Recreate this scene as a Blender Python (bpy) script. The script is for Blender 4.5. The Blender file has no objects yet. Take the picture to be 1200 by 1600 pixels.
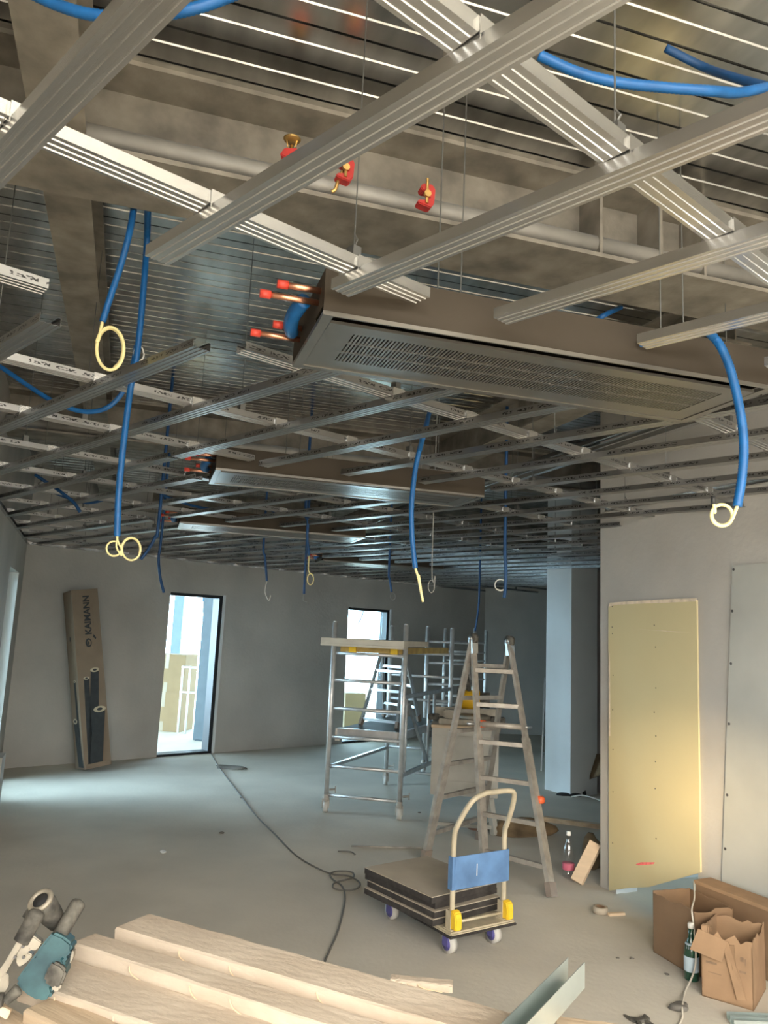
import bpy, bmesh, math, random
from mathutils import Vector, Matrix
random.seed(7)
R = math.radians
scene = bpy.context.scene
COL = scene.collection

# ------------------------------------------------------------------ camera
EYE = Vector((0, 0, 1.65)); FPX = 1200.0
PITCH, ROLL = R(9.0), math.atan(.045)
_f = Vector((0, math.cos(PITCH), math.sin(PITCH))); _r0 = Vector((1, 0, 0)); _u0 = _r0.cross(_f)
_r = math.cos(ROLL)*_r0 + math.sin(ROLL)*_u0
_u = -math.sin(ROLL)*_r0 + math.cos(ROLL)*_u0
cd = bpy.data.cameras.new('camera'); cam = bpy.data.objects.new('camera', cd); COL.objects.link(cam)
cd.sensor_fit = 'VERTICAL'; cd.sensor_height = 36.0; cd.lens = 36.0*FPX/1600.0
cd.clip_start = .02; cd.clip_end = 200
M = Matrix.Identity(4)
for i in range(3):
    M[i][0], M[i][1], M[i][2], M[i][3] = _r[i], _u[i], -_f[i], EYE[i]
cam.matrix_world = M
scene.camera = cam

# ------------------------------------------------------------------ world, lights, exposure
world = bpy.data.worlds.new('sky'); scene.world = world; world.use_nodes = True
bg = world.node_tree.nodes['Background']
bg.inputs[0].default_value = (.54, .80, 1.0, 1); bg.inputs[1].default_value = 20.0
vs = scene.view_settings
vs.view_transform = 'Standard'; vs.look = 'None'; vs.gamma = 1.0; vs.use_curve_mapping = False
vs.exposure = 0.68
scene.cycles.max_bounces = 9; scene.cycles.diffuse_bounces = 5; scene.cycles.glossy_bounces = 5
scene.cycles.sample_clamp_indirect = 6.0

def area_light(name, loc, target, sx, sy, power, color, portal=False):
    l = bpy.data.lights.new(name, 'AREA'); l.shape = 'RECTANGLE'; l.size = sx; l.size_y = sy
    l.energy = power; l.color = color
    o = bpy.data.objects.new(name, l); COL.objects.link(o); o.location = loc
    o.rotation_euler = (Vector(target)-Vector(loc)).to_track_quat('-Z', 'Y').to_euler()
    if portal: l.cycles.is_portal = True
    return o
# daylight of the glazed front far behind the camera, and a warm light added out of view for the yellow board's glow
area_light('window_daylight', (0.5, -8.85, 1.6), (0.5, 3, 1.45), 12.5, 2.5, 520, (1.0, .985, .95))
area_light('overhead_fill', (0.9, -3.4, 3.10), (0.9, -3.4+math.sin(R(8)), 3.10-math.cos(R(8))), 9.0, 3.4, 1450, (1.0, .965, .89))  # unseen overhead fill added to brighten the floor; the deck has no opening
lamp = area_light('board_glow_light', (1.5, 1.4, 1.25), (1.98, 4.95, .72), .16, .12, 1.5, (1.0, .72, .38)); lamp.data.spread = R(20)

# ------------------------------------------------------------------ projection helpers (a photo point at a known height or distance)
def ray(x, y): return _f + (x-600)/FPX*_r + (800-y)/FPX*_u
def at_z(x, y, z):
    d = ray(x, y); return EYE + d*((z-EYE.z)/d.z)
def at_y(x, y, Y):
    d = ray(x, y); return EYE + d*(Y/d.y)
def dirv(a): return Vector((math.sin(R(a)), math.cos(R(a)), 0))

# ------------------------------------------------------------------ materials
MATS = {}
def mat(name, color, rough=.7, metal=0.0, var=.12, scale=6.0, bump=0.0, bscale=40.0, color2=None, stretch=None, detail=5.0, spec=None, alpha=None):
    if name in MATS: return MATS[name]
    m = bpy.data.materials.new(name); m.use_nodes = True
    nt = m.node_tree; b = nt.nodes['Principled BSDF']
    tc = nt.nodes.new('ShaderNodeTexCoord'); mp = nt.nodes.new('ShaderNodeMapping')
    nt.links.new(tc.outputs['Object'], mp.inputs['Vector'])
    if stretch: mp.inputs['Scale'].default_value = stretch
    n = nt.nodes.new('ShaderNodeTexNoise'); n.inputs['Scale'].default_value = scale; n.inputs['Detail'].default_value = detail
    nt.links.new(mp.outputs[0], n.inputs['Vector'])
    cr = nt.nodes.new('ShaderNodeValToRGB')
    c1 = [max(0, c*(1-var)) for c in color]; c2 = color2 if color2 else [min(1, c*(1+var)) for c in color]
    cr.color_ramp.elements[0].position = .3; cr.color_ramp.elements[1].position = .7
    cr.color_ramp.elements[0].color = (*c1, 1); cr.color_ramp.elements[1].color = (*c2, 1)
    nt.links.new(n.outputs['Fac'], cr.inputs[0]); nt.links.new(cr.outputs[0], b.inputs['Base Color'])
    b.inputs['Roughness'].default_value = rough; b.inputs['Metallic'].default_value = metal
    if spec is not None: b.inputs['Specular IOR Level'].default_value = spec
    if bump:
        n2 = nt.nodes.new('ShaderNodeTexNoise'); n2.inputs['Scale'].default_value = bscale; n2.inputs['Detail'].default_value = 4
        nt.links.new(mp.outputs[0], n2.inputs['Vector'])
        bp = nt.nodes.new('ShaderNodeBump'); bp.inputs['Strength'].default_value = bump; bp.inputs['Distance'].default_value = .01
        nt.links.new(n2.outputs['Fac'], bp.inputs['Height']); nt.links.new(bp.outputs[0], b.inputs['Normal'])
    MATS[name] = m
    return m

plaster = mat('plaster', (.42, .40, .365), .9, var=.12, scale=1.3, bump=.25, bscale=25)
plaster_white = mat('plaster_white', (.62, .64, .64), .9, var=.05, scale=2, bump=.15, bscale=30)
floor_m = mat('dusty_screed', (.53, .485, .41), .9, var=.14, scale=1.1, bump=.2, bscale=30, detail=9)
deck_m = mat('deck_zinc', (.60, .60, .58), .21, 1.0, var=.22, scale=3.0, stretch=(1, 4, 4))
beam_m = mat('hot_dip_zinc', (.255, .23, .19), .65, .3, var=.36, scale=7, bump=.12, bscale=60, detail=8)
pipe_m = mat('pipe_zinc', (.33, .315, .285), .6, .5, var=.2, scale=5)
zinc = mat('bright_zinc', (.66, .66, .65), .27, 1.0, var=.10, scale=20, stretch=(1, .05, 1))
alu = mat('aluminium', (.55, .55, .55), .38, .9, var=.12, scale=12)
alu_dusty = mat('dusty_aluminium', (.38, .345, .30), .6, .45, var=.22, scale=14)
tube_m = mat('scaffold_tube', (.60, .60, .59), .45, .6, var=.15, scale=15)
unit_m = mat('convector_grey', (.05, .041, .031), .8, 0, var=.08, scale=4, spec=.1)
unit_face = mat('convector_face', (.20, .188, .166), .30, .7, var=.06, scale=5)
dark = mat('dark_slot', (.015, .015, .015), .8, var=.1)
black = mat('black_frame', (.02, .021, .023), .45, .2, var=.1)
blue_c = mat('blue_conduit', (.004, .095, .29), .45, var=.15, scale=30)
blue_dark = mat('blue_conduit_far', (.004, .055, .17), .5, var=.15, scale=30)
yellow_w = mat('yellow_cable', (.78, .68, .33), .5, var=.1, scale=30)
grey_w = mat('grey_cable', (.30, .30, .28), .6, var=.1)
black_w = mat('black_sleeve', (.02, .02, .02), .5, var=.1)
floor_cable = mat('dusty_cable', (.12, .11, .095), .8, var=.2)
copper = mat('copper', (.78, .38, .24), .3, 1.0, var=.08)
red = mat('red_paint', (.45, .03, .025), .4, var=.15, scale=30)
redcap = mat('red_cap', (.55, .05, .03), .5, var=.1)
brass = mat('brass', (.62, .40, .14), .35, .9, var=.2, scale=30)
wood = mat('sawn_pine', (.50, .36, .23), .85, var=.20, scale=3.0, stretch=(1.2, 9, 9), bump=.2, bscale=14, color2=(.58, .46, .33))
wood_dust = mat('dusty_pine', (.47, .37, .275), .9, var=.12, scale=4.0, stretch=(1, 2, 2), bump=.35, bscale=30, color2=(.59, .50, .40), detail=8)
wood_light = mat('planed_offcut', (.66, .50, .34), .8, var=.1, scale=5, stretch=(1, 1, 6))
kraft = mat('kraft_card', (.21, .128, .07), .9, var=.10, scale=5)
kraft_in = mat('kraft_inside', (.20, .12, .07), .95, var=.12, scale=6)
kraft_light = mat('kraft_light', (.285, .178, .10), .9, var=.14, scale=8)
carton_out = mat('carton_pale', (.27, .185, .095), .9, var=.06)
tape_m = mat('packing_tape', (.33, .26, .17), .35, var=.05)
print_m = mat('print_black', (.025, .025, .024), .85, var=.2, scale=20)
print_grey = mat('print_faded', (.20, .13, .08), .9, var=.2, scale=20)
print_cream = mat('print_cream', (.42, .33, .22), .9, var=.1)
greenboard = mat('green_plasterboard', (.55, .475, .275), .85, var=.05, scale=1.5)
gypsum = mat('gypsum_edge', (.66, .55, .42), .95, var=.2, scale=20)
cement = mat('cement_board', (.38, .385, .355), .85, var=.10, scale=2.5)
screw_m = mat('screw_head', (.09, .085, .08), .5, .6, var=.2)
redpink = mat('pink_mark', (.85, .16, .16), .7, var=.3, scale=60)
blueplast = mat('blue_panel', (.10, .20, .38), .6, var=.25, scale=8, bump=.15, bscale=20)
yellow_p = mat('yellow_plastic', (.78, .50, .03), .45, var=.08)
cream_tube = mat('cream_tube', (.45, .39, .28), .5, .1, var=.14, scale=20)
wheel_blue = mat('caster_violet', (.09, .08, .26), .5, var=.2)
tyre_grey = mat('caster_tyre', (.50, .48, .44), .7, var=.1)
matblack = mat('black_sheet_edge', (.035, .03, .027), .8, var=.35, scale=25)
mattop = mat('dusty_sheet_top', (.40, .34, .265), .9, var=.14, scale=3)
plywood_top = mat('platform_board', (.52, .47, .38), .85, var=.12, scale=5)
platform_grey = mat('platform_grey', (.13, .14, .13), .7, var=.15, scale=6)
joist_y = mat('yellow_joist', (.42, .29, .09), .65, var=.25, scale=10)
cabinet_m = mat('cabinet_beige', (.40, .38, .33), .65, var=.14, scale=4)
saw_yellow = mat('saw_yellow', (.72, .42, .02), .45, var=.1)
orange = mat('orange_knob', (.75, .13, .04), .45, var=.1)
teal = mat('teal_housing', (.0, .05, .07), .55, var=.35, scale=14, color2=(.03, .105, .115))
toolgrey = mat('dusty_rubber', (.035, .032, .028), .85, var=.35, scale=30, color2=(.13, .12, .10))
toolsilver = mat('cast_alloy', (.27, .24, .19), .55, .4, var=.2, scale=15)
sack_m = mat('brown_sack', (.16, .11, .06), .95, var=.4, scale=9, bump=.5, bscale=12)
postgrey = mat('painted_post', (.075, .10, .115), .6, var=.1)
white_tube = mat('white_tube', (.75, .75, .72), .5, var=.05)
pale_blue = mat('pale_blue_fin', (.20, .28, .34), .6, var=.05)
rubber = mat('ladder_foot', (.20, .16, .13), .9, var=.2)
hanger_m = mat('hanger_wire', (.16, .16, .15), .5, .8, var=.2)
labelblue = mat('label_blue', (.45, .55, .62), .6, var=.1)
labelpink = mat('label_pink', (.55, .12, .18), .6, var=.2)
capwhite = mat('cap_white', (.75, .73, .68), .5, var=.05)
alustuds = mat('pale_stud', (.55, .62, .60), .35, .8, var=.1)

def glass_mat(name, tint, mixf):
    m = bpy.data.materials.new(name); m.use_nodes = True; nt = m.node_tree
    for n in list(nt.nodes): nt.nodes.remove(n)
    o = nt.nodes.new('ShaderNodeOutputMaterial'); t = nt.nodes.new('ShaderNodeBsdfTransparent'); g = nt.nodes.new('ShaderNodeBsdfGlossy')
    t.inputs[0].default_value = (*tint, 1); g.inputs['Roughness'].default_value = .05
    mx = nt.nodes.new('ShaderNodeMixShader'); mx.inputs[0].default_value = mixf
    nt.links.new(t.outputs[0], mx.inputs[1]); nt.links.new(g.outputs[0], mx.inputs[2]); nt.links.new(mx.outputs[0], o.inputs[0])
    return m
pane_m = glass_mat('window_glass', (.93, .98, .98), .06)
pet_m = glass_mat('clear_plastic', (1, 1, 1), .14)
green_glass = mat('green_glass', (.012, .06, .035), .12, var=.1, spec=.8)

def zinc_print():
    """zinc dimmed to offset strong side light, with a row of printed marks along the flank of a profile (local y runs along it)"""
    m = zinc.copy(); m.name = 'dimmed_zinc_printed'; nt = m.node_tree; b = nt.nodes['Principled BSDF']
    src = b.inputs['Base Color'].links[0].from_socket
    for e_ in src.node.color_ramp.elements: e_.color = [c*.58 for c in e_.color[:3]]+[1]  # base dimmed so side-lit profiles look less bright than the plain zinc
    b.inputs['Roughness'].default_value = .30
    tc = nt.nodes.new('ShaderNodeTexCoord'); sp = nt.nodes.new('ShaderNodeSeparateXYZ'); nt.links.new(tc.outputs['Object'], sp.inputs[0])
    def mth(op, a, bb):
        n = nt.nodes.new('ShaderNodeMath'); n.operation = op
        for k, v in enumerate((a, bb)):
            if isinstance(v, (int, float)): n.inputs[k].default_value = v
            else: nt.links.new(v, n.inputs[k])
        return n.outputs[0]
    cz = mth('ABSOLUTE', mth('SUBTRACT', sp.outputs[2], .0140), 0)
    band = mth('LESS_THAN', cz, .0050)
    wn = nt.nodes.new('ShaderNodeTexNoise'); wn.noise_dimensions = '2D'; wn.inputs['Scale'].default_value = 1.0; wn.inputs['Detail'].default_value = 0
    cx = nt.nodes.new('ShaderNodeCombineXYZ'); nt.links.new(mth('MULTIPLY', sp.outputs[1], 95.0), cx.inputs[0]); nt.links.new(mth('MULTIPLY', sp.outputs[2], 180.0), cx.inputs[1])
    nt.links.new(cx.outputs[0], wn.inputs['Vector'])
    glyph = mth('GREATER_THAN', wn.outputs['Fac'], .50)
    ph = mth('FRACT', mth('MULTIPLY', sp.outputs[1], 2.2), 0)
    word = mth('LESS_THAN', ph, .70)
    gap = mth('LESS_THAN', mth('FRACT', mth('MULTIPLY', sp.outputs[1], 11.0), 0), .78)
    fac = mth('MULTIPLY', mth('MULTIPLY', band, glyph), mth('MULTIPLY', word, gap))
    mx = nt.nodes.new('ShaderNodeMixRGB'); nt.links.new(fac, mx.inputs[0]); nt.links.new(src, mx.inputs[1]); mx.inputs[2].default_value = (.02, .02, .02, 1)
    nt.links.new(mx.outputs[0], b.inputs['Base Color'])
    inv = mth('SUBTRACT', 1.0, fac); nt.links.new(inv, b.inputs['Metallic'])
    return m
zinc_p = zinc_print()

# ------------------------------------------------------------------ mesh helpers
class MB:
    def __init__(s): s.v = []; s.f = []
    def add(s, vs, fs):
        o = len(s.v); s.v += [tuple(v) for v in vs]; s.f += [tuple(i+o for i in f) for f in fs]; return s
    def box(s, lo, hi, m=None):
        x0, y0, z0 = lo; x1, y1, z1 = hi
        vs = [Vector(p) for p in ((x0,y0,z0),(x1,y0,z0),(x1,y1,z0),(x0,y1,z0),(x0,y0,z1),(x1,y0,z1),(x1,y1,z1),(x0,y1,z1))]
        if m: vs = [m @ v for v in vs]
        return s.add(vs, [(0,3,2,1),(4,5,6,7),(0,1,5,4),(1,2,6,5),(2,3,7,6),(3,0,4,7)])
    def prism(s, poly, z0, z1, m=None):
        n = len(poly)
        vs = [Vector((p[0], p[1], z0)) for p in poly] + [Vector((p[0], p[1], z1)) for p in poly]
        if m: vs = [m @ v for v in vs]
        fs = [tuple(range(n-1, -1, -1)), tuple(range(n, 2*n))] + [(i, (i+1) % n, (i+1) % n+n, i+n) for i in range(n)]
        return s.add(vs, fs)
    def bar(s, a, b, w, h=None, up=(0, 0, 1)):
        """rectangular bar from a to b, w across, h along 'up'"""
        a, b = Vector(a), Vector(b); h = h or w; d = (b-a).normalized(); u = Vector(up)
        if abs(d.dot(u)) > .98: u = Vector((0, 1, 0))
        x = d.cross(u).normalized()*w/2; y = x.cross(d).normalized()*h/2
        vs = [a-x-y, a+x-y, a+x+y, a-x+y, b-x-y, b+x-y, b+x+y, b-x+y]
        return s.add(vs, [(0,3,2,1),(4,5,6,7),(0,1,5,4),(1,2,6,5),(2,3,7,6),(3,0,4,7)])
    def tube(s, pts, r, seg=10, cap=True):
        pts = [Vector(p) for p in pts]; n = len(pts); rs = r if isinstance(r, (list, tuple)) else [r]*n
        rings = []; x = None
        for i, p in enumerate(pts):
            d = (pts[min(i+1, n-1)]-pts[max(i-1, 0)]).normalized()
            if x is None:
                x = d.cross(Vector((0, 0, 1)) if abs(d.z) < .95 else Vector((1, 0, 0))).normalized()
            else:
                x = (x-d*x.dot(d)).normalized()
            y = d.cross(x)
            rings.append([p+(x*math.cos(2*math.pi*k/seg)+y*math.sin(2*math.pi*k/seg))*rs[i] for k in range(seg)])
        vs = [v for ring in rings for v in ring]
        fs = [(i*seg+k, i*seg+(k+1) % seg, (i+1)*seg+(k+1) % seg, (i+1)*seg+k) for i in range(n-1) for k in range(seg)]
        if cap: fs += [tuple(range(seg-1, -1, -1)), tuple(range((n-1)*seg, n*seg))]
        return s.add(vs, fs)
    def lathe(s, prof, c=(0, 0, 0), seg=20, m=None):
        vs = []; n = len(prof)
        for r_, z in prof:
            for k in range(seg):
                a = 2*math.pi*k/seg; v = Vector((c[0]+r_*math.cos(a), c[1]+r_*math.sin(a), c[2]+z)); vs.append(m @ v if m else v)
        fs = [(i*seg+k, i*seg+(k+1) % seg, (i+1)*seg+(k+1) % seg, (i+1)*seg+k) for i in range(n-1) for k in range(seg)]
        fs += [tuple(range(seg-1, -1, -1)), tuple(range((n-1)*seg, n*seg))]
        return s.add(vs, fs)
    def sheet(s, line, y0, y1, th):
        """open cross-section polyline (x,z) extruded along y with thickness th (offset to its left)"""
        n = len(line); off = []
        for i in range(n):
            p = Vector(line[i]); a = Vector(line[max(i-1, 0)]); b = Vector(line[min(i+1, n-1)])
            d = (b-a).normalized(); off.append((p.x-d.y*th, p.y+d.x*th))
        loop = list(line)+off[::-1]; k = len(loop)
        vs = [(p[0], y0, p[1]) for p in loop]+[(p[0], y1, p[1]) for p in loop]
        fs = [(i, i+k, (i+1) % k+k, (i+1) % k) for i in range(k)]
        for e in (0, k):
            for i in range(n-1): fs.append((i+e, i+1+e, k-2-i+e, k-1-i+e))
        return s.add(vs, fs)
    def build(s, name, m, parent=None, smooth=False, bevel=0, loc=None, rot=None):
        me = bpy.data.meshes.new(name); me.from_pydata(s.v, [], s.f); me.update()
        bm = bmesh.new(); bm.from_mesh(me); bmesh.ops.recalc_face_normals(bm, faces=bm.faces)
        if bevel:
            try: bmesh.ops.bevel(bm, geom=list(bm.edges), offset=bevel, segments=2, affect='EDGES', clamp_overlap=True)
            except Exception: pass
        bm.to_mesh(me); bm.free()
        if smooth:
            for p in me.polygons: p.use_smooth = True
        me.materials.append(m)
        o = bpy.data.objects.new(name, me); COL.objects.link(o)
        if parent: o.parent = parent
        if loc: o.location = loc
        if rot: o.rotation_euler = rot
        return o
def inst(o, loc=None, rz=None, parent=None):
    c = o.copy(); COL.objects.link(c)
    if loc is not None: c.location = loc
    if rz is not None: c.rotation_euler = (0, 0, rz)
    if parent: c.parent = parent
    return c
def tag(o, label=None, cat=None, group=None, kind=None):
    if label: o['label'] = label
    if cat: o['category'] = cat
    if group: o['group'] = group
    if kind: o['kind'] = kind
    return o
def thing(name, label, cat, loc=(0, 0, 0), rz=0.0, group=None, rot=None):
    o = bpy.data.objects.new(name, None); COL.objects.link(o); o.location = loc; o.rotation_euler = rot or (0, 0, rz)
    o.empty_display_size = .1
    return tag(o, label, cat, group)
def struct(o): o['kind'] = 'structure'; return o
def spline(P, n=10):
    P = [Vector(p) for p in P]; out = []
    for i in range(len(P)-1):
        p0 = P[max(i-1, 0)]; p1 = P[i]; p2 = P[i+1]; p3 = P[min(i+2, len(P)-1)]
        for k in range(n):
            t = k/n
            out.append(.5*((2*p1)+(p2-p0)*t+(2*p0-5*p1+4*p2-p3)*t*t+(-p0+3*p1-3*p2+p3)*t**3))
    return out+[P[-1]]
def frame(a):
    """matrix whose local y runs along compass angle a (0 = away from the camera), local x to its right"""
    return Matrix.Rotation(-R(a), 4, 'Z')
ORD = ['first', 'second', 'third', 'fourth', 'fifth', 'sixth', 'seventh', 'eighth', 'ninth', 'tenth', 'eleventh', 'twelfth', 'thirteenth', 'fourteenth',
       'fifteenth', 'sixteenth', 'seventeenth', 'eighteenth', 'nineteenth', 'twentieth', 'twenty-first', 'twenty-second', 'twenty-third', 'twenty-fourth',
       'twenty-fifth', 'twenty-sixth', 'twenty-seventh', 'twenty-eighth', 'twenty-ninth', 'thirtieth']

# ------------------------------------------------------------------ the room
ZC, ZD = 2.48, 3.37                # underside of the ceiling grid, underside of the steel deck
def wall(name, p0, p1, side, th, z1, openings=(), m=plaster, z0=0.0):
    """wall whose room face runs p0 -> p1; side +1 puts its thickness to the left of that direction"""
    p0, p1 = Vector((*p0, 0)), Vector((*p1, 0)); L = (p1-p0).length; a = math.degrees(math.atan2(p1.x-p0.x, p1.y-p0.y))
    mb = MB(); x0, x1 = (-th, 0) if side > 0 else (0, th)
    t = 0.0
    for (a0, a1, za, zb) in sorted(openings):
        if a0 > t: mb.box((x0, t, z0), (x1, a0, z1))
        if za > z0: mb.box((x0, a0, z0), (x1, a1, za))
        if zb < z1: mb.box((x0, a0, zb), (x1, a1, z1))
        t = a1
    if t < L: mb.box((x0, t, z0), (x1, L, z1))
    o = mb.build(name, m); o.location = p0; o.rotation_euler = (0, 0, -R(a)); return struct(o)
# floor slab (goes on outside the doors)
fl = struct(MB().box((-16, -11, -.2), (14, 28, 0)).build('floor', floor_m))
# left wall: from the back corner towards the camera
A_L = 159.3
cornerBL = Vector((-4.08, 8.80, 0)); dL = dirv(A_L)
endL = cornerBL + dL*9.6
# back wall
A_B = 49.2
dB = dirv(A_B); cornerBR = cornerBL + dB*7.9
def along(p, o, d): return (Vector(p)-o).dot(d)
d1a, d1b = along(at_z(238, 1181, 0), cornerBL, dB), along(at_z(331, 1177, 0), cornerBL, dB)
d2a, d2b = along(at_z(540, 1163, 0), cornerBL, dB), along(at_z(607, 1158, 0), cornerBL, dB)
DH = 2.06
wall('wall_back', cornerBL[:2], cornerBR[:2], 1, .22, ZD+.1, [(d1a, d1b, 0, DH), (d2a, d2b, 0, DH-.03)])
WL0, WW = .62, 1.05
wall('wall_left', cornerBL[:2], endL[:2], -1, .22, ZD+.1, [(WL0, WL0+WW, .02, 2.12)])
# far wall right of the back corner
cornerFR = cornerBR + dirv(84)*6.5
wall('wall_far', cornerBR[:2], cornerFR[:2], 1, .22, ZD+.1)
# right wall with the boarded doorway
A_R = 156.0
C = Vector((1.604, 5.615, 0)); dR = dirv(A_R)
def on_right(px, py):            # point of the right wall's face seen at a photo point
    n = Vector((dR.y, -dR.x, 0)); d = ray(px, py); return EYE + d*((C-EYE).dot(n)/d.dot(n))
g0, g1 = along(on_right(956, 1100), C, dR), along(on_right(1094, 1100), C, dR)
endR = C + dR*9.5
wall('wall_right', C[:2], endR[:2], 1, .18, ZD+.1, [(g0+.04, g1-.04, 0, 1.93)])
# column wall and the passage behind the right wall
colL, colM, colD = at_z(851, 1233, 0), at_z(891, 1244, 0), at_z(938, 1250, 0)
wall('wall_passage', (2.55, 8.95), (8.2, 10.5), 1, .2, ZD+.1)
wall('wall_end', (8.0, -9.2), (8.0, 16), -1, .2, ZD+.1, [(9.3, 12.9, .3, 2.6)])  # unseen opening added to let sky light reach the floor behind the board
wall('wall_inner', (C+dirv(66)*.19+dirv(-24)*.0)[:2], (8.2, 8.2), 1, .12, ZD+.1)
# the hall widens behind the camera
wall('wall_turn', endL[:2], (-7.2, endL.y-.6), -1, .22, ZD+.1)
struct(MB().box((-7.4, -9.2, 0), (-7.2, endL.y-.4, ZD+.1)).build('wall_side', plaster))
wall('wall_rear', (-7.4, -9.0), (8.2, -9.0), -1, .22, ZD+.1)
portals = [
    area_light('door_portal', cornerBL+dB*(d1a+d1b)/2+Vector((0, 0, 1.03))+dirv(A_B-90)*.25, cornerBL+dB*(d1a+d1b)/2+Vector((0, 0, 1.03)), d1b-d1a, DH, 1, (1, 1, 1), True),
    area_light('door_portal', cornerBL+dB*(d2a+d2b)/2+Vector((0, 0, 1.02))+dirv(A_B-90)*.25, cornerBL+dB*(d2a+d2b)/2+Vector((0, 0, 1.02)), d2b-d2a, DH, 1, (1, 1, 1), True),
    area_light('added_opening_portal', (8.3, 1.9, 1.45), (8.0, 1.9, 1.45), 3.6, 2.3, 1, (1, 1, 1), True),  # sky portal of the added opening in the end wall
]

wd = area_light('left_window_daylight', cornerBL+dL*(WL0+WW/2)+Vector((0, 0, 1.25))+dirv(A_L+90)*.75, cornerBL+dL*(WL0+WW/2)+Vector((0, 0, .75))+dirv(A_L-90)*1.0, 1.3, 1.9, 32, (.62, .82, 1.0))
wd.data.spread = R(75)

# steel deck: dovetail sheets, ribs parallel to the main beams
A_D = 72.8
dD = dirv(A_D); nD = dirv(A_D-90)
ceil = struct(MB().box((-16, -10, ZD+.14), (14, 20, ZD+.3)).build('ceiling', plaster))
sec = []
for k in range(4):
    x = k*.15
    sec += [(x, 0), (x+.066, 0), (x+.070, .004), (x+.080, .004), (x+.084, 0), (x+.136, 0), (x+.1365, .004), (x+.130, .050), (x+.1495, .050), (x+.1455, .004), (x+.146, .0)]
sec += [(.600, 0)]
def deck_mesh(L0, L1):
    return MB().sheet(sec, L0, L1, .0012)
proto = None
for k in range(-19, 27):
    o_ = nD*(k*.6)
    if proto is None:
        proto = deck_mesh(-13, 13).build('deck_sheet', deck_m, ceil)
        d_ = proto
    else: d_ = inst(proto, parent=ceil)
    d_.location = (o_.x, o_.y, ZD); d_.rotation_euler = (0, 0, R(90-A_D)+math.pi/2-math.pi+math.pi/2*0)
    # local +y along dD, local +x towards -nD
    d_.rotation_euler = (0, 0, -R(A_D))

# ------------------------------------------------------------------ steel beams
def i_beam(name, label, p, ang, L0, L1, z0, z1, w, tf, tw, stiff=()):
    t = thing(name, label, 'beam', (p.x, p.y, z0), -R(ang)); h = z1-z0
    MB().box((-w/2, L0, 0), (w/2, L1, tf)).build('bottom_flange', beam_m, t)
    MB().box((-w/2, L0, h-tf), (w/2, L1, h)).build('top_flange', beam_m, t)
    MB().box((-tw/2, L0, tf), (tw/2, L1, h-tf)).build('web', beam_m, t)
    for s_ in stiff:
        MB().box((tw/2, s_-.006, tf), (w/2-.008, s_+.006, h-tf)).build('stiffener', beam_m, t)
    return t
def beam_pos(off): return nD*off
st = [along(at_z(940, 395, 3.07), nD*2.3, dD), along(at_z(1035, 415, 3.07), nD*2.3, dD), along(at_z(1103, 430, 3.07), nD*2.3, dD)]
i_beam('steel_beam', 'galvanised steel beam nearest the camera, crossing the ceiling above the first convector', beam_pos(2.445), A_D, -3.2, 3.4, 3.05, ZD, .31, .016, .010, st)
i_beam('steel_beam', 'second galvanised steel beam, above the middle convector behind the grid', beam_pos(6.35), A_D, -4.4, 6, 3.05, ZD, .31, .016, .010)
i_beam('steel_beam', 'dark farthest galvanised steel beam, behind the third convector', beam_pos(10.2), A_D, -5, 7, 3.05, ZD, .31, .016, .010)
i_beam('steel_beam', 'unseen galvanised steel beam just behind the camera position, added to block light', beam_pos(-1.46), A_D, -6, 7, 3.05, ZD, .31, .016, .010)  # follows the beam spacing out of view; added to shade the nearest web
i_beam('steel_beam', 'unseen galvanised steel beam far behind the camera position, added to block light', beam_pos(-5.36), A_D, -5, 8, 3.05, ZD, .31, .016, .010)  # second unseen beam at the same spacing, added as a light blocker
A_S = -18.2; dS = dirv(A_S)
sb = at_z(106, 312, 3.10)
i_beam('secondary_beam', 'narrow galvanised cross beam at the upper left, joining the main beams', sb-dS*along(sb, Vector((0, 0, 0)), dS), A_S, -3, 11.4, 3.10, ZD, .155, .012, .008)
sb2 = at_z(865, 676, 3.10)
i_beam('secondary_beam', 'pale galvanised cross beam near the right wall, beyond the first convector', sb2-dS*along(sb2, Vector((0, 0, 0)), dS), A_S-2, 2.8, 11, 3.10, ZD, .20, .012, .008)

# pipes along the main beam
def straight_pipe(name, label, off, z, r, L0, L1, ang=A_D, n=None, cat='pipe', m=pipe_m):
    n = n or dirv(ang-90); d = dirv(ang); a = n*off+d*L0; b = n*off+d*L1; a.z = b.z = z
    return tag(MB().tube([a, b], r, 16).build(name, m, smooth=True), label, cat)
straight_pipe('sprinkler_pipe', 'grey galvanised pipe running along the lower side of the nearest beam', 2.335, 3.118, .034, -1.75, 3.3)
straight_pipe('sprinkler_pipe', 'galvanised pipe running along the second beam', 6.235, 3.115, .04, -2.9, 5)
for k, (px, py, zz, lab) in enumerate(((1000, 690, 2.92, 'galvanised rail nearest the right wall, above the grid'), (960, 694, 2.98, 'middle one of three galvanised rails near the right wall'), (905, 700, 3.02, 'leftmost of three galvanised rails near the right wall'))):
    p = at_z(px, py, zz); a = p-dirv(-21)*1.2; b = p+dirv(-21)*4.6
    t = thing('support_rail', lab, 'rail', (a.x, a.y, zz), R(21))
    MB().sheet([(-.018, .03), (-.02, .03), (-.02, 0), (.02, 0), (.02, .03), (.018, .03)][::1], 0, 5.8, .0015).build('channel', zinc, t)
    for q in (.7, 2.2, 3.7): MB().tube([(0, q, .03), (0, q, ZD-zz)], .004, 6).build('threaded_rod', hanger_m, t)

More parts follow.
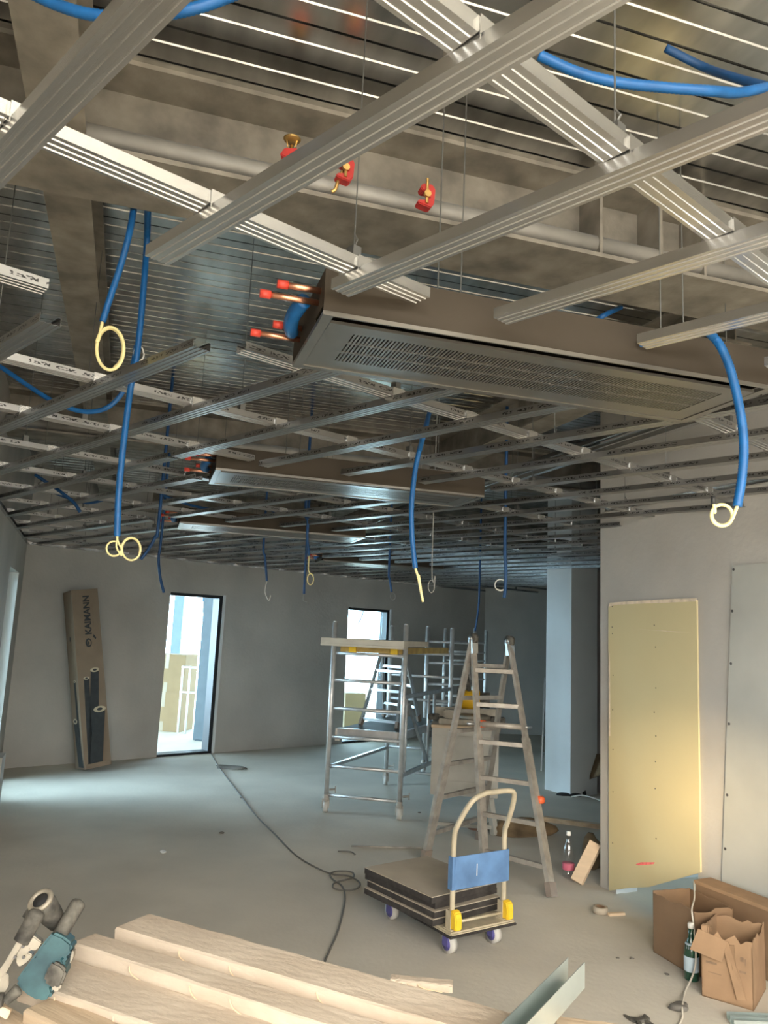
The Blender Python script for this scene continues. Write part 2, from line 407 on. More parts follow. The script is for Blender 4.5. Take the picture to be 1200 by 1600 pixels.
# red beam clamps, brass fitting
def clamp(px, py, depth, label, flip=1):
    p = at_y(px, py, depth); t = thing('beam_clamp', label, 'clamp', p, R(17), 'red clamps on the sprinkler pipe')
    s = .0022
    out = [(-10, -30), (12, -34), (22, -20), (24, 24), (14, 34), (-12, 32), (-18, 18), (-10, 10), (4, 12), (8, -6), (-6, -14), (-22, -16), (-24, -26)]
    MB().prism([(x*s*.55*flip, y*s*.55) for x, y in out], -.018, .018, Matrix.Rotation(R(90), 4, 'X')).build('body', red, t, bevel=.003)
    MB().tube([(0, -.019, .0), (0, -.030, .0)], .012, 8).tube([(.0, -.02, -.03), (0, -.02, .055)], .005, 8).build('bolt', brass, t)
    return t
clamp(664, 309, 2.28, 'red beam clamp, rightmost on the nearest pipe, left of the stiffeners')
clamp(538, 268, 2.25, 'small red clamp with bent brass tube, peeking from under a profile')
p = at_y(455, 240, 2.22); t = thing('brass_sprinkler', 'brass sprinkler head with round deflector held by a red clamp', 'sprinkler', p)
MB().lathe([(.003, -.05), (.011, -.045), (.011, -.01), (.007, -.005), (.007, .028), (.004, .03)], seg=10).build('stem', brass, t, True)
MB().lathe([(.004, .042), (.026, .046), (.028, .050), (.010, .054), (.003, .056)], seg=16).build('deflector', brass, t, True)
MB().bar((-.012, 0, .022), (-.016, 0, .045), .004).bar((.012, 0, .022), (.016, 0, .045), .004).build('frame_arm', brass, t)
MB().prism([(-.034, -.012), (-.02, .012), (.02, .012), (.034, -.012), (.015, -.022), (-.015, -.022)], -.014, .014, Matrix.Rotation(R(90), 4, 'X')).build('clamp', red, t, bevel=.003)
p = at_y(529, 280, 2.25)
tag(MB().tube(spline([p+Vector((.012, 0, .03)), p, p+Vector((-.008, 0, -.035)), p+Vector((-.02, 0, -.045))], 5), .006, 8).build('brass_tube', brass, smooth=True), 'short bent brass tube hanging under the small red clamp', 'tube')

# ------------------------------------------------------------------ convectors in the ceiling
UNITS = []
A_U = 73.0
def convector(px, py, z, L, W, label, group='ceiling convectors'):
    p = at_z(px, py, z); t = thing('ceiling_convector', label, 'convector', (p.x, p.y, z), R(90-A_U), group)
    # local x along the long side, local y away
    m = .028
    f = MB()
    f.box((0, 0, 0), (L, .006, .012)).box((0, W-m, 0), (L, W, .012)).box((0, .006, 0), (m, W-m, .012)).box((L-m, .006, 0), (L, W-m, .012))
    f.build('panel_frame', unit_face, t)
    g = 0.075; sl0 = .050
    pn = MB(); pn.box((m+.002, sl0, .001), (L-m-.002, m+g, .010)).box((m+.002, W-m-g, .003), (L-m-.002, W-m-.002, .010))
    pn.box((m+.002, m+g, .003), (m+.075, W-m-g, .010)).box((L-m-.075, m+g, .003), (L-m-.002, W-m-g, .010))
    pn.build('panel', unit_face, t)
    x0, x1, y0, y1 = m+.075, L-m-.075, m+g, W-m-g
    sl = None; n = int((x1-x0)/.011)
    gr = MB()
    for i in range(n): gr.box((x0+i*.011, y0, .003), (x0+i*.011+.0065, y1, .008))
    tag(gr.build('grille_slat', unit_face, t), kind='stuff')
    for q in (.33, .66): MB().box((x0, y0+(y1-y0)*q-.004, .0025), (x1, y0+(y1-y0)*q+.004, .009)).build('grille_bar', unit_face, t)
    MB().box((x0-.01, y0-.01, .012), (x1+.01, y1+.01, .016)).build('grille_backing', dark, t)
    h = MB(); th = .10
    h.box((0, 0, .012), (L, .003, .028+th)).box((0, W-.003, .012), (L, W, .028+th)).box((0, .003, .028), (.003, W-.003, .028+th)).box((L-.003, .003, .028), (L, W-.003, .028+th)).box((.003, .003, .025+th), (L-.003, W-.003, .028+th))
    h.box((0, W*.25, .012), (.003, W-.003, .028)).box((L-.003, W*.25, .012), (L, W-.003, .028))
    h.build('housing', unit_m, t)
    MB().box((m, .006, .022), (L-m, .056, .026)).build('air_slot', dark, t)
    for q in (.25, .30, .78, .84): MB().tube([(L*q, W*.3, .128), (L*q, W*.3, ZD-z)], .0022, 6).build('threaded_rod', hanger_m, t)
    # copper stubs at the left end
    for (yy, zz, ln) in ((.05, .085, .10), (.075, .062, .14), (.30, .075, .07), (.325, .050, .13)):
        c_ = MB().tube([(0.002, yy, zz), (-ln, yy, zz)], .0085, 10).build('copper_stub', copper, t, True)
        MB().tube([(-ln+.012, yy, zz), (-ln-.016, yy, zz)], .0115, 10).build('red_cap', redcap, c_, True)
    MB().tube(spline([(-.035, .09, .07), (-.05, .16, .055), (-.045, .23, .05), (-.03, .30, .06)], 5), .021, 10).build('insulated_hose', blue_c, t, True)
    UNITS.append((p, L, W))
    return t
convector(505, 491, 2.455, 1.44, .43, 'large grey ceiling convector nearest the camera with perforated face')
convector(337, 734, 2.455, 1.53, .43, 'middle ceiling convector behind the first one, catching the blue light')
convector(281, 817, 2.455, 1.55, .45, 'third ceiling convector, low above the left doorway')
convector(505, 876, 2.455, 1.5, .45, 'farthest small ceiling convector, above the back wall')

# ------------------------------------------------------------------ ceiling grid
PRO = [(-.022, .027), (-.030, .027), (-.030, 0), (-.022, 0), (-.0205, .0022), (-.0155, .0022), (-.014, 0), (-.0045, 0), (-.003, .0022), (.003, .0022), (.0045, 0), (.014, 0), (.0155, .0022), (.0205, .0022), (.022, 0), (.030, 0), (.030, .027), (.022, .027)]
def unit_gap(p, d, L, mv0=.085, mv1=.03, mu1=.03):
    """stretches of the line p + t d (0..L) that stay clear of the openings round the convectors"""
    gaps = []
    ux = dirv(A_U); uy = dirv(A_U-90)
    for ui, (q, UL, UW) in enumerate(UNITS):
        mu0 = .70 if ui == 0 else .22
        rel = p-q; rel.z = 0
        t0, t1 = -1e9, 1e9
        for ax, lo, hi in ((ux, -mu0, UL+mu1), (uy, -mv0, UW+mv1)):
            a = rel.dot(ax); b = d.dot(ax)
            if abs(b) < 1e-6:
                if a < lo or a > hi: t0, t1 = 1, 0
                continue
            s0, s1 = (lo-a)/b, (hi-a)/b
            if s0 > s1: s0, s1 = s1, s0
            t0, t1 = max(t0, s0), min(t1, s1)
        if t1 > t0 and t1 > 0 and t0 < L: gaps.append((max(t0, 0), min(t1, L)))
    out = []; t = 0
    for a, b in sorted(gaps):
        if a-t > .12: out.append((t, a))
        t = max(t, b)
    if L-t > .12: out.append((t, L))
    return out
def hit(p, d, q, e):
    """parameter along p+t d where it meets the line q + s e (plan)"""
    den = d.x*e.y-d.y*e.x
    if abs(den) < 1e-9: return None
    w = q-p; return (w.x*e.y-w.y*e.x)/den
A_A, A_BB = -45.5, 50.0
dA = dirv(A_A); nA = dirv(A_A+90)           # lower profiles
dP = dirv(A_BB); nP = dirv(A_BB-90)         # upper profiles
SLOT = .004
def room_span(p, d):
    """range of t for which p + t d lies in the room (plan); d runs from right to left/away"""
    t0, t1 = -9.0, 30.0
    for (q, n) in ((cornerBL, Vector((-dL.y, dL.x, 0))), (cornerBL, Vector((dB.y, -dB.x, 0))), (Vector((0, -2.9, 0)), Vector((0, 1, 0))), (cornerBR, -dirv(84-90)), (Vector((7.9, 0, 0)), Vector((-1, 0, 0)))):
        a = (p-q).dot(n); b = d.dot(n)
        if abs(b) < 1e-6: continue
        s = -a/b
        if b > 0: t0 = max(t0, s)
        else: t1 = min(t1, s)
    return t0, t1
def clip_right(p, d, t0, t1):
    """stop at the right wall where the line crosses it between its corner and the camera"""
    s = hit(p, d, C, dR)
    if s is None: return t0, t1
    r_ = along(p+d*s, C, dR)
    if r_ > -.05:
        side = d.dot(Vector((dR.y, -dR.x, 0)))
        n_in = Vector((dR.y, -dR.x, 0))       # points into the room (left)
        if side*1 > 0 if n_in.x < 0 else side < 0: t0 = max(t0, s+.012)
        else: t1 = min(t1, s-.012)
    return t0, t1
n_right = Vector((dR.y, -dR.x, 0))
def profile(name, label, cat, p, ang, t0, t1, z, group, m=zinc_p):
    d = dirv(ang); a = p+d*t0
    o = MB().sheet(PRO, 0, t1-t0, .0009).build(name, m)
    o.location = (a.x, a.y, z); o.rotation_euler = (0, 0, -R(ang)); tag(o, label, cat, group)
    return o
offsA = [.42+.385*k for k in range(26)]
offsB = [.03+.685*k for k in range(16)]
segA = []
for i, o_ in enumerate(offsA):
    p = nA*o_; t0, t1 = room_span(p, dA); t0, t1 = clip_right(p, dA, t0, t1)
    if t1-t0 < .3: continue
    p0 = p+dA*t0
    pieces = unit_gap(p0, dA, t1-t0)
    for j, (a, b) in enumerate(pieces):
        where = '' if len(pieces) == 1 else (', part right of the convector' if j == 0 else (', part beyond the convector' if j == 1 else ', last part near the back wall'))
        dz = .012*math.sin(i*2.1)*0.5
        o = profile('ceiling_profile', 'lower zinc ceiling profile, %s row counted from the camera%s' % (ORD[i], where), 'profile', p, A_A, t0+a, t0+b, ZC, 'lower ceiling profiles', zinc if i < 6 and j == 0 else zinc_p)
        segA.append((i, o_, t0+a, t0+b))
hang_proto = None
for i, o_ in enumerate(offsB):
    p = nP*o_; t0, t1 = room_span(p, dP); t0, t1 = clip_right(p, dP, t0, t1)
    if t1-t0 < .3: continue
    p0 = p+dP*t0
    pieces = unit_gap(p0, dP, t1-t0, mv0=.06, mv1=.085)
    for j, (a, b) in enumerate(pieces):
        where = '' if len(pieces) == 1 else (', left of the convector' if j == 0 else (', right of the convector' if j == 1 else ', last part on the right'))
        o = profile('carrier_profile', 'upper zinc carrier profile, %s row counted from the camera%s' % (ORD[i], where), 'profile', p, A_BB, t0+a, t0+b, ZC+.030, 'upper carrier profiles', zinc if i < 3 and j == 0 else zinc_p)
        # cross connectors over the lower profiles and hangers
        s0 = p+dP*(t0+a)
        for (ai, ao, sa, sb_) in segA:
            q = nA*ao; s = hit(s0, dP, q, dA)
            if s is None or s < .03 or s > b-a-.03: continue
            u = along(s0+dP*s, q, dA)
            if u < sa+.02 or u > sb_-.02: continue
            if s0.y+dP.y*s > 7.5: continue
            cc = MB(); cc.box((-.033, s-.028, .0275), (.033, s+.028, .0295)); cc.box((-.033, s-.028, -.012), (-.0312, s+.028, .0275)); cc.box((.0312, s-.028, -.012), (.033, s+.028, .0275))
            cc.box((-.036, s-.034, -.004), (.036, s-.0322, .020)).box((-.036, s+.0322, -.004), (.036, s+.034, .020))
            cc.build('cross_connector', zinc, o)
        n = 0; q = .35+(i % 2)*.3
        while q < b-a-.1:
            w = MB().tube([(.0, q, .05), (.0, q, ZD-ZC-.03)], .0019, 6).build('hanger_wire', hanger_m, o)
            MB().box((-.014, q-.012, .020), (.014, q+.012, .062)).tube([(0, q, .062), (.012, q, .078), (0, q, .095)], .0025, 6).build('spring_clip', hanger_m, w)
            q += .95
# wall angles (perimeter track)
def track(name, label, p0, p1, z, inward):
    d = (p1-p0); L = d.length; a = math.degrees(math.atan2(d.x, d.y))
    s = 1 if inward > 0 else -1
    o = MB().sheet([(s*.027, .001), (0, .001), (0, .028), (s*.027, .028)], 0, L, .001).build(name, zinc)
    o.location = (p0.x, p0.y, z); o.rotation_euler = (0, 0, -R(a)); return tag(o, label, 'track', 'perimeter tracks')
nb = dirv(A_B+90)*.002
track('perimeter_track', 'zinc edge track along the top of the back wall', cornerBL+nb, cornerBR+nb, ZC, 1)
track('perimeter_track', 'zinc edge track along the left wall', cornerBL+dL*.02+dirv(A_L-90)*.002, cornerBL+dL*9+dirv(A_L-90)*.002, ZC, -1)
zr = 2.60
track('perimeter_track', 'zinc edge track on the right wall above the yellow board', C+dirv(A_R+90)*.002+dR*.05, C+dirv(A_R+90)*.002+dR*8, zr, 1)

# ------------------------------------------------------------------ blue conduits with cable ends
def conduit(label, pts, r, wire=None, wr=.0035, m=blue_c, sleeve=None, wm=yellow_w, n=8, group='blue conduits hanging from the ceiling', ridged=False, wire2=None, riser=False):
    if riser: pts = [Vector((pts[0].x, pts[0].y+.02, ZD+.0))] + list(pts)
    path = spline(pts, n)
    if ridged:
        L = sum((path[i+1]-path[i]).length for i in range(len(path)-1)); k = max(8, int(L/.0045)); fine = []; rs = []
        segs = [(path[i+1]-path[i]).length for i in range(len(path)-1)]
        for j in range(k+1):
            s = L*j/k*.99999; i = 0
            while i < len(segs)-1 and s > segs[i]: s -= segs[i]; i += 1
            fine.append(path[i].lerp(path[i+1], min(1, s/max(segs[i], 1e-6)))); rs.append(r*(1.0 if j % 2 else .88))
        path, rr = fine, rs
    else: rr = r
    t = thing('blue_conduit', label, 'conduit', pts[0], 0, group)
    o0 = Vector(pts[0])
    MB().tube([p-o0 for p in path], rr, 10).build('tube', m, t, True)
    for wv in (wire, wire2):
        if wv:
            w = spline(wv, 6)
            MB().tube([p-o0 for p in w], wr, 7).build('cable_end', wm, t, True)
    if sleeve: MB().tube([p-o0 for p in sleeve], wr*1.3, 7).build('black_sleeve', black_w, t, True)
    return t
def P(Y, *pts): return [at_y(x, y, Y) for x, y in pts]
def ring(Y, cx, cy, rx, ry, a0=0, turns=1.6, n=14, lead=()):
    out = [at_y(x, y, Y) for x, y in lead]
    k = int(n*turns)
    for i in range(k+1):
        a = R(a0)+2*math.pi*i/n; s = 1-.08*(i/k)
        out.append(at_y(cx+rx*s*math.cos(a), cy+ry*s*math.sin(a), Y+.004*i/n))
    return out
def PZ(*pts): return [at_z(x, y, z) for x, y, z in pts]
Z1 = at_z
conduit('short blue conduit ending above the big yellow cable loop at upper left', PZ((210, 318, 3.1), ) + P(2.42, (203, 360), (190, 410), (172, 465), (160, 503)), .0115,
        ring(2.42, 172, 545, 22, 34, 200, 1.7, lead=((160, 503), (154, 530))), .0055, ridged=True)
conduit('long blue conduit falling from the beam to two yellow loops near the left doorway', PZ((231, 322, 3.1), ) + P(2.75, (230, 370), (226, 430), (220, 500), (213, 560), (205, 600), (197, 660), (190, 720), (185, 780), (183, 838)), .0125,
        ring(2.75, 205, 858, 15, 18, 180, 1.6, lead=((184, 838), (182, 855), (190, 868))), .0035, wire2=ring(2.75, 178, 857, 12, 12, 0, 1.0, lead=((182, 838), (186, 850))), ridged=True)
conduit('blue conduit hanging in front of the right wall with a yellow loop and black tip', PZ((1000, 536, 2.523), (1060, 523, 2.525), (1100, 517, 2.523)) + P(2.12, (1114, 526), (1128, 545), (1142, 580), (1156, 640), (1162, 690), (1160, 740), (1152, 791)), .0135,
        ring(2.12, 1128, 805, 17, 17, 20, 1.5, lead=((1152, 791), (1146, 806))) + P(2.12, (1117, 800), (1115, 786)), .005, sleeve=P(2.12, (1115, 788), (1114, 775)), ridged=True)
conduit('blue conduit in the middle of the room ending in a bundled yellow cable', PZ((674, 632, 3.25), ) + P(3.45, (665, 668), (655, 705), (648, 740), (643, 790), (644, 840), (649, 888)), .0125,
        P(3.45, (649, 888), (654, 905), (659, 930), (661, 940), (656, 915), (654, 898), (658, 925)), .006, ridged=True)
conduit('loose blue conduit sagging across the upper right corner', PZ((842, 86, 2.85), (900, 112, 2.82), (960, 128, 2.8), (1030, 136, 2.8), (1110, 142, 2.8), (1160, 144, 2.85), (1230, 128, 2.9)), .0115, ridged=True)
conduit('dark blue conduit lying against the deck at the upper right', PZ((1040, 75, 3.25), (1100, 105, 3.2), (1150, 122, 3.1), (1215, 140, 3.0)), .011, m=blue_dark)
conduit('blue conduit loop crossing the top left corner', PZ((30, -20, 2.85), (90, 8, 2.82), (150, 24, 2.8), (220, 26, 2.8), (300, 14, 2.8), (370, -10, 2.85)), .012, ridged=True)
conduit('blue conduit swag at the left, looping behind the profiles', P(3.2, (-30, 560), (0, 573), (40, 600), (85, 628), (130, 643), (165, 638), (190, 615), (206, 575), (213, 540)), .0105, wire=ring(2.9, 217, 552, 8, 12, 0, 1.0), wr=.003, wm=capwhite)
conduit('short blue conduit stub above the first convector', PZ((922, 505, 3.0), (945, 492, 3.0), (970, 480, 3.15)), .011)
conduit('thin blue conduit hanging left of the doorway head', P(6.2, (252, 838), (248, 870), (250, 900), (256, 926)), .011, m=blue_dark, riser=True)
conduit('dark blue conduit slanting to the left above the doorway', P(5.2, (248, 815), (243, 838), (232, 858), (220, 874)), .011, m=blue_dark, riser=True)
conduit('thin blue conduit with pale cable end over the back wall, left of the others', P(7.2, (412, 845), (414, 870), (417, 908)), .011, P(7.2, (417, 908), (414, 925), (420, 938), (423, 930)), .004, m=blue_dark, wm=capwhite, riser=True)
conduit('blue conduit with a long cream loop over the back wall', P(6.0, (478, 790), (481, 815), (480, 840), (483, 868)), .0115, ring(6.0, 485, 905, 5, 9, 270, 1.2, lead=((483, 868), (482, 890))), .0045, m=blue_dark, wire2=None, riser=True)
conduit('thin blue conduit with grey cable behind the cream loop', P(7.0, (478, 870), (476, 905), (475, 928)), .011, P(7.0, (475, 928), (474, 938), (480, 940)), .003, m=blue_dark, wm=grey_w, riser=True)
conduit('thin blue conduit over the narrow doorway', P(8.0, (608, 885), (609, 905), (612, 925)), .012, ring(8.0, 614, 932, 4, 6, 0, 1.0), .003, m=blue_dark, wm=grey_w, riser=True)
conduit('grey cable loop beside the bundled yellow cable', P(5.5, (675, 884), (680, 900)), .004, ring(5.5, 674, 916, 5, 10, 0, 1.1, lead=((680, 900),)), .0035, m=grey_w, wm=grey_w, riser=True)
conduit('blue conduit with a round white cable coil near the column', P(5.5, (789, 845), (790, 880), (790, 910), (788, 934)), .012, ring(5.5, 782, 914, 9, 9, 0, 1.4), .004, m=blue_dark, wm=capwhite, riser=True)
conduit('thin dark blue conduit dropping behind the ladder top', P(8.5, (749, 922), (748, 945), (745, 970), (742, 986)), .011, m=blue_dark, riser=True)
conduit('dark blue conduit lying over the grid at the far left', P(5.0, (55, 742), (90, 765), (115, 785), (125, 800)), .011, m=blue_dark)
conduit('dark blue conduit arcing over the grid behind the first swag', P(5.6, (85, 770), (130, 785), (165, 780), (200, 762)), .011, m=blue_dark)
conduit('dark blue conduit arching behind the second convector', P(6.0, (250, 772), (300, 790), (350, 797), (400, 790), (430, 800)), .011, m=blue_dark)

# ------------------------------------------------------------------ doors and windows
def door_frame(n, a, b, h, pane=False, fw=.05, jamb_w=None):
    """dark metal frame set in the back wall's opening; a..b along the wall"""
    t = bpy.data.objects.new('door_%d' % n, None); COL.objects.link(t); struct(t)
    t.location = cornerBL+dB*a; t.rotation_euler = (0, 0, -R(A_B)); W = b-a
    MB().box((-.21, .0, 0), (-.12, fw*.5, h)).build('jamb', black, t)
    MB().box((-.18, W-fw, 0), (-.012, W, h)).build('jamb', black, t)
    MB().box((-.18, 0, h-fw*.75), (-.012, W-fw, h)).build('head', black, t)
    MB().box((-.18, 0, .001), (-.004, W, .028)).build('threshold', black, t)
    if pane: MB().box((-.135, fw*.5, .03), (-.127, W-fw, h-fw*.75)).build('pane', pane_m, t)
    MB().box((-.004, W, 0), (.010, W+.035, h+.01)).build('plaster_bead', plaster_white, t)
    return t
door_frame(1, d1a, d1b, DH)
door_frame(2, d2a, d2b, DH-.03, True)
wn = bpy.data.objects.new('window_1', None); COL.objects.link(wn); struct(wn); wn.location = cornerBL+dL*WL0; wn.rotation_euler = (0, 0, -R(A_L))
MB().box((.10, 0, .02), (.16, .07, 2.12)).build('frame_stile', black, wn)
MB().box((.10, WW-.07, .02), (.16, WW, 2.12)).build('frame_stile', black, wn)
MB().box((.10, .07, 2.05), (.16, WW-.07, 2.12)).build('frame_rail', black, wn)
MB().box((.10, .07, .02), (.16, WW-.07, .09)).build('frame_rail', black, wn)
MB().box((.126, .07, .09), (.133, WW-.07, 2.05)).build('pane', pane_m, wn)
MB().box((0.0, -.006, 0.02), (.10, .012, 2.12)).build('plaster_reveal', plaster_white, wn)
# low plastered pier at the left picture edge
pe = at_z(12, 1272, 0)
o = MB().box((-.5, -.25, 0), (-.07, .02, .50)).build('low_pier', plaster); o.location = (pe.x, pe.y, 0); o.rotation_euler = (0, 0, R(20)); tag(o, 'low plastered pier at the left edge below the window', 'pier')

# column right of the back area
t = MB().prism([(colL.x, colL.y), (colM.x, colM.y), (colD.x+.05, colD.y+.30), (colL.x+.35, colL.y+.35)], 0, ZD, None).build('plastered_column', plaster_white)
tag(t, 'white plastered column beside the dark passage', 'column')

# ------------------------------------------------------------------ outside the doorways
def carton(name, label, p, rz, w, d, h, m, seam=True, tape=True):
    t = thing(name, label, 'box', p, rz)
    MB().box((-w/2, -d/2, 0), (w/2, d/2, h)).build('box', m, t, bevel=.004)
    if tape:
        MB().box((-.03, -d/2-.0015, h*.62), (.03, -d/2, h)).build('tape', tape_m, t); MB().box((-.03, -d/2-.0015, 0), (.03, -d/2, h*.25)).build('tape', tape_m, t)
    return t
q = at_y(262, 1137, 12.6); q.z = 0
carton('carton', 'lower of two pale cartons seen through the left doorway', q, R(-10), .62, .5, .60, carton_out)
carton('carton', 'upper of two pale cartons seen through the left doorway', q+Vector((.01, 0, .60)), R(-9), .60, .5, .58, carton_out)
q = at_z(313, 1156, 0)
t = thing('steel_post', 'grey steel post with header outside the left doorway', 'post', q, R(-20))
MB().box((-.09, -.06, 0), (.09, .06, 2.25)).build('post', postgrey, t); MB().box((-1.6, -.05, 2.12), (.09, .05, 2.25)).build('header', postgrey, t)
MB().box((-.02, -.12, 0), (.30, .12, .012)).build('base_plate', postgrey, t)
q = at_y(280, 1137, 12.2); q.z = 0
t = thing('trestle', 'white tube trestle beside the pale cartons outside', 'trestle', q, R(-10))
for x in (-.02, .10): MB().tube([(x, 0, 0), (x-.02*0, 0, 1.02)], .018, 8).build('leg', white_tube, t, True)
for z in (1.0, .62): MB().tube([(-.04, 0, z), (.85, .1, z)], .016, 8).build('rail', white_tube, t, True)
MB().tube([(.83, .1, 0), (.83, .1, 1.02)], .018, 8).build('leg', white_tube, t, True)
q = at_y(264, 1140, 14.5); q.z = 0
tag(MB().box((-.09, -.05, 0), (.09, .05, 3.2)).build('blue_fin', pale_blue, loc=q), 'pale blue vertical fin at the left side of the doorway view', 'fin')
conduit('thin cable with a small ring hanging outside the left doorway', P(12.0, (318, 925), (318, 940)), .014, ring(12.0, 297, 990, 5, 4, 300, 1.0, lead=((318, 940), (316, 960), (310, 977), (303, 987))), .006, m=blue_c, wm=grey_w)
conduit('thin blue conduit with a yellow ring seen through the narrow doorway', P(13.2, (568, 950), (566, 962), (560, 974)), .012, ring(13.2, 553, 983, 4, 3, 0, 1.2), .007, m=blue_dark)
q = at_y(552, 1128, 13.6); q.z = 0
carton('carton', 'tall pale carton behind the narrow doorway', q, R(10), .35, .3, .62, carton_out, tape=False)

# ------------------------------------------------------------------ leaning printed box against the back wall
b0, b1 = at_z(124, 1208, 0), at_z(183, 1190, 0)
KW = .30; KH = 1.98; KD = .27
tp = at_y(128, 942, 9.05)
t = thing('long_carton', 'tall kraft carton with printed black insulation tubes leaning on the back wall', 'box', ((b0.x+b1.x)/2-.0, (b0.y+b1.y)/2-.18, 0.0))
ang = R(41); t.rotation_euler = (R(-6.5), R(-8.0), ang); t.location.z = .038
kraft_old = mat('kraft_brown', (.185, .125, .08), .9, var=.08, scale=5)
box = MB().box((-KW/2, -KD/2, 0), (KW/2, KD/2, KH)).build('carton', kraft_old, t)
MB().box((-KW/2+.01, -KD/2-.012, .0), (KW/2-.01, -KD/2-.001, .05)).build('bottom_flap', kraft_old, t)
yf = -KD/2-.0016
def flat(poly, z_, m, name, th=.0012, parent=t, side=False):
    if side: mtx = Matrix(((0, 0, 1, 0), (-1, 0, 0, 0), (0, 1, 0, 0), (0, 0, 0, 1)))
    else: mtx = Matrix(((1, 0, 0, 0), (0, 0, 1, 0), (0, 1, 0, 0), (0, 0, 0, 1)))
    return MB().prism(poly, z_, z_+th, mtx).build(name, m, parent)
def ell(cx, cy, rx, ry, n=18): return [(cx+rx*math.cos(2*math.pi*k/n), cy+ry*math.sin(2*math.pi*k/n)) for k in range(n)]
def printed_tube(x0, z0, x1, z1, r0, r1, side=False, base=yf):
    flat([(x0-r0, z0), (x0+r0, z0), (x1+r1, z1), (x1-r1, z1)], base, print_m, 'printed_tube', side=side)
    s = -1 if not side else -1
    flat(ell(x1, z1, r1*1.12, r1*.55), base-.0008, print_cream, 'printed_tube_end', side=side)
    flat(ell(x1, z1, r1*.5, r1*.26), base-.0016, print_m, 'printed_tube_bore', side=side)
printed_tube(-.075, .03, -.055, .98, .030, .030)
printed_tube(-.045, .03, .045, 1.06, .055, .045)
printed_tube(-.02, .03, .065, .62, .07, .062, base=yf-.003)
xs = -KW/2-.0016
printed_tube(.06, .02, .03, .96, .035, .028, side=True, base=xs)
printed_tube(.05, .02, -.03, .52, .075, .055, side=True, base=xs-.003)
flat([(.05, 1.62), (.075, 1.60), (.08, 1.66), (.06, 1.67)], xs, print_grey, 'printed_mark', side=True)
flat([(-.03, 1.42), (-.01, 1.40), (.0, 1.45), (-.02, 1.47)], xs, print_m, 'printed_mark', side=True)
for k in range(4): flat([(.075-.03*k, 1.27+.03*k), (.055-.03*k, 1.27+.03*k), (.05-.03*k, 1.33+.03*k), (.07-.03*k, 1.33+.03*k)], xs, print_grey, 'printed_mark', side=True)
# the word printed upwards along the front face
def text_obj(name, s, size, m, parent, mtx, th=.0008):
    c = bpy.data.curves.new(name, 'FONT'); c.body = s; c.size = size; c.extrude = th; c.align_x = 'LEFT'; c.offset = .0035
    o = bpy.data.objects.new(name+'_c', c); COL.objects.link(o)
    bpy.context.view_layer.update()
    me = bpy.data.meshes.new_from_object(o.evaluated_get(bpy.context.evaluated_depsgraph_get()))
    COL.objects.unlink(o); bpy.data.objects.remove(o); bpy.data.curves.remove(c)
    me.materials.clear(); me.materials.append(m)
    r_ = bpy.data.objects.new(name, me); COL.objects.link(r_); r_.parent = parent; r_.matrix_local = mtx
    return r_
# text local x -> box z, text local y -> box -x, normal -> -y
up = Matrix(((0, -1, 0, .040), (0, 0, -1, yf), (1, 0, 0, 1.46), (0, 0, 0, 1)))
text_obj('printed_word', 'KAIMANN', .098, print_m, t, up)
flat(ell(.0, 1.37, .035, .05), yf, print_m, 'printed_emblem'); flat(ell(.005, 1.37, .02, .032), yf-.0008, kraft_old, 'printed_emblem_centre'); flat(ell(.0, 1.365, .010, .02), yf-.0016, print_m, 'printed_emblem_eye')
for a in range(0, 360, 45):
    x, z = .0+.055*math.cos(R(a)), 1.37+.075*math.sin(R(a)); flat(ell(x, z, .010, .008, 8), yf, print_grey, 'printed_emblem_ray')
flat([(.055, 1.43), (.085, 1.40), (.09, 1.42), (.065, 1.46)], yf, print_m, 'printed_stroke')
flat([(.072, 1.52), (.076, 1.52), (.076, 1.80), (.072, 1.80)], yf, print_grey, 'printed_line')

# ------------------------------------------------------------------ right wall: yellow board, cement panel
def wall_pt(s, z, off=0): return C + dR*s + Vector((0, 0, z)) + dirv(A_R+90)*off
def wall_coords(px, py):
    p = on_right(px, py); return along(p, C, dR), p.z
def wall_plate(name, poly, off, th, m, parent=None):
    """polygon in wall coordinates (distance from the corner, height)"""
    mb = MB(); n = len(poly)
    vs = [wall_pt(s, z, off) for s, z in poly]+[wall_pt(s, z, off+th) for s, z in poly]
    mb.add(vs, [tuple(range(n-1, -1, -1)), tuple(range(n, 2*n))]+[(i, (i+1) % n, (i+1) % n+n, i+n) for i in range(n)])
    o = mb.build(name, m, None)
    if parent: o.parent = parent
    return o
gp = [wall_coords(x, y) for x, y in ((954, 1386), (985, 1387), (1015, 1386), (1097, 1363), (1091, 938), (1040, 940), (968, 943), (953, 948))]
gp[0] = (gp[0][0], .004)
t = thing('yellow_plasterboard', 'yellow-green plasterboard sheet closing the doorway in the right wall', 'plasterboard')
wall_plate('board', gp, .002, .0125, greenboard, t)
tp_ = [wall_coords(x, y) for x, y in ((954, 948), (968, 945), (1040, 942), (1091, 940), (1091, 935), (1040, 936.5), (1000, 939), (970, 941), (956, 942))]
wall_plate('broken_top_edge', tp_, .0146, .004, gypsum, t)
le = [wall_coords(x, y) for x, y in ((954, 1150), (956, 1150), (955.5, 1020), (953.5, 1040))]
wall_plate('torn_edge', le, .0146, .001, gypsum, t)
def screw(px, py, off, r, parent):
    s, z = wall_coords(px, py); c = wall_pt(s, z, off)
    n = dirv(A_R+90); MB().tube([c, c+n*.0012], r, 8).build('screw', screw_m, parent)
for px, py in ((959.5, 948), (959, 980), (959.5, 990), (960.5, 1055), (960, 1109), (960.5, 1171), (960.5, 1237), (960, 1317), (1025, 977), (1027, 1011), (1027.5, 1075), (1025, 1113), (1027.5, 1150), (1027, 1190), (1026.5, 1232), (1028, 1310)):
    screw(px, py, .0146, .0045, t)
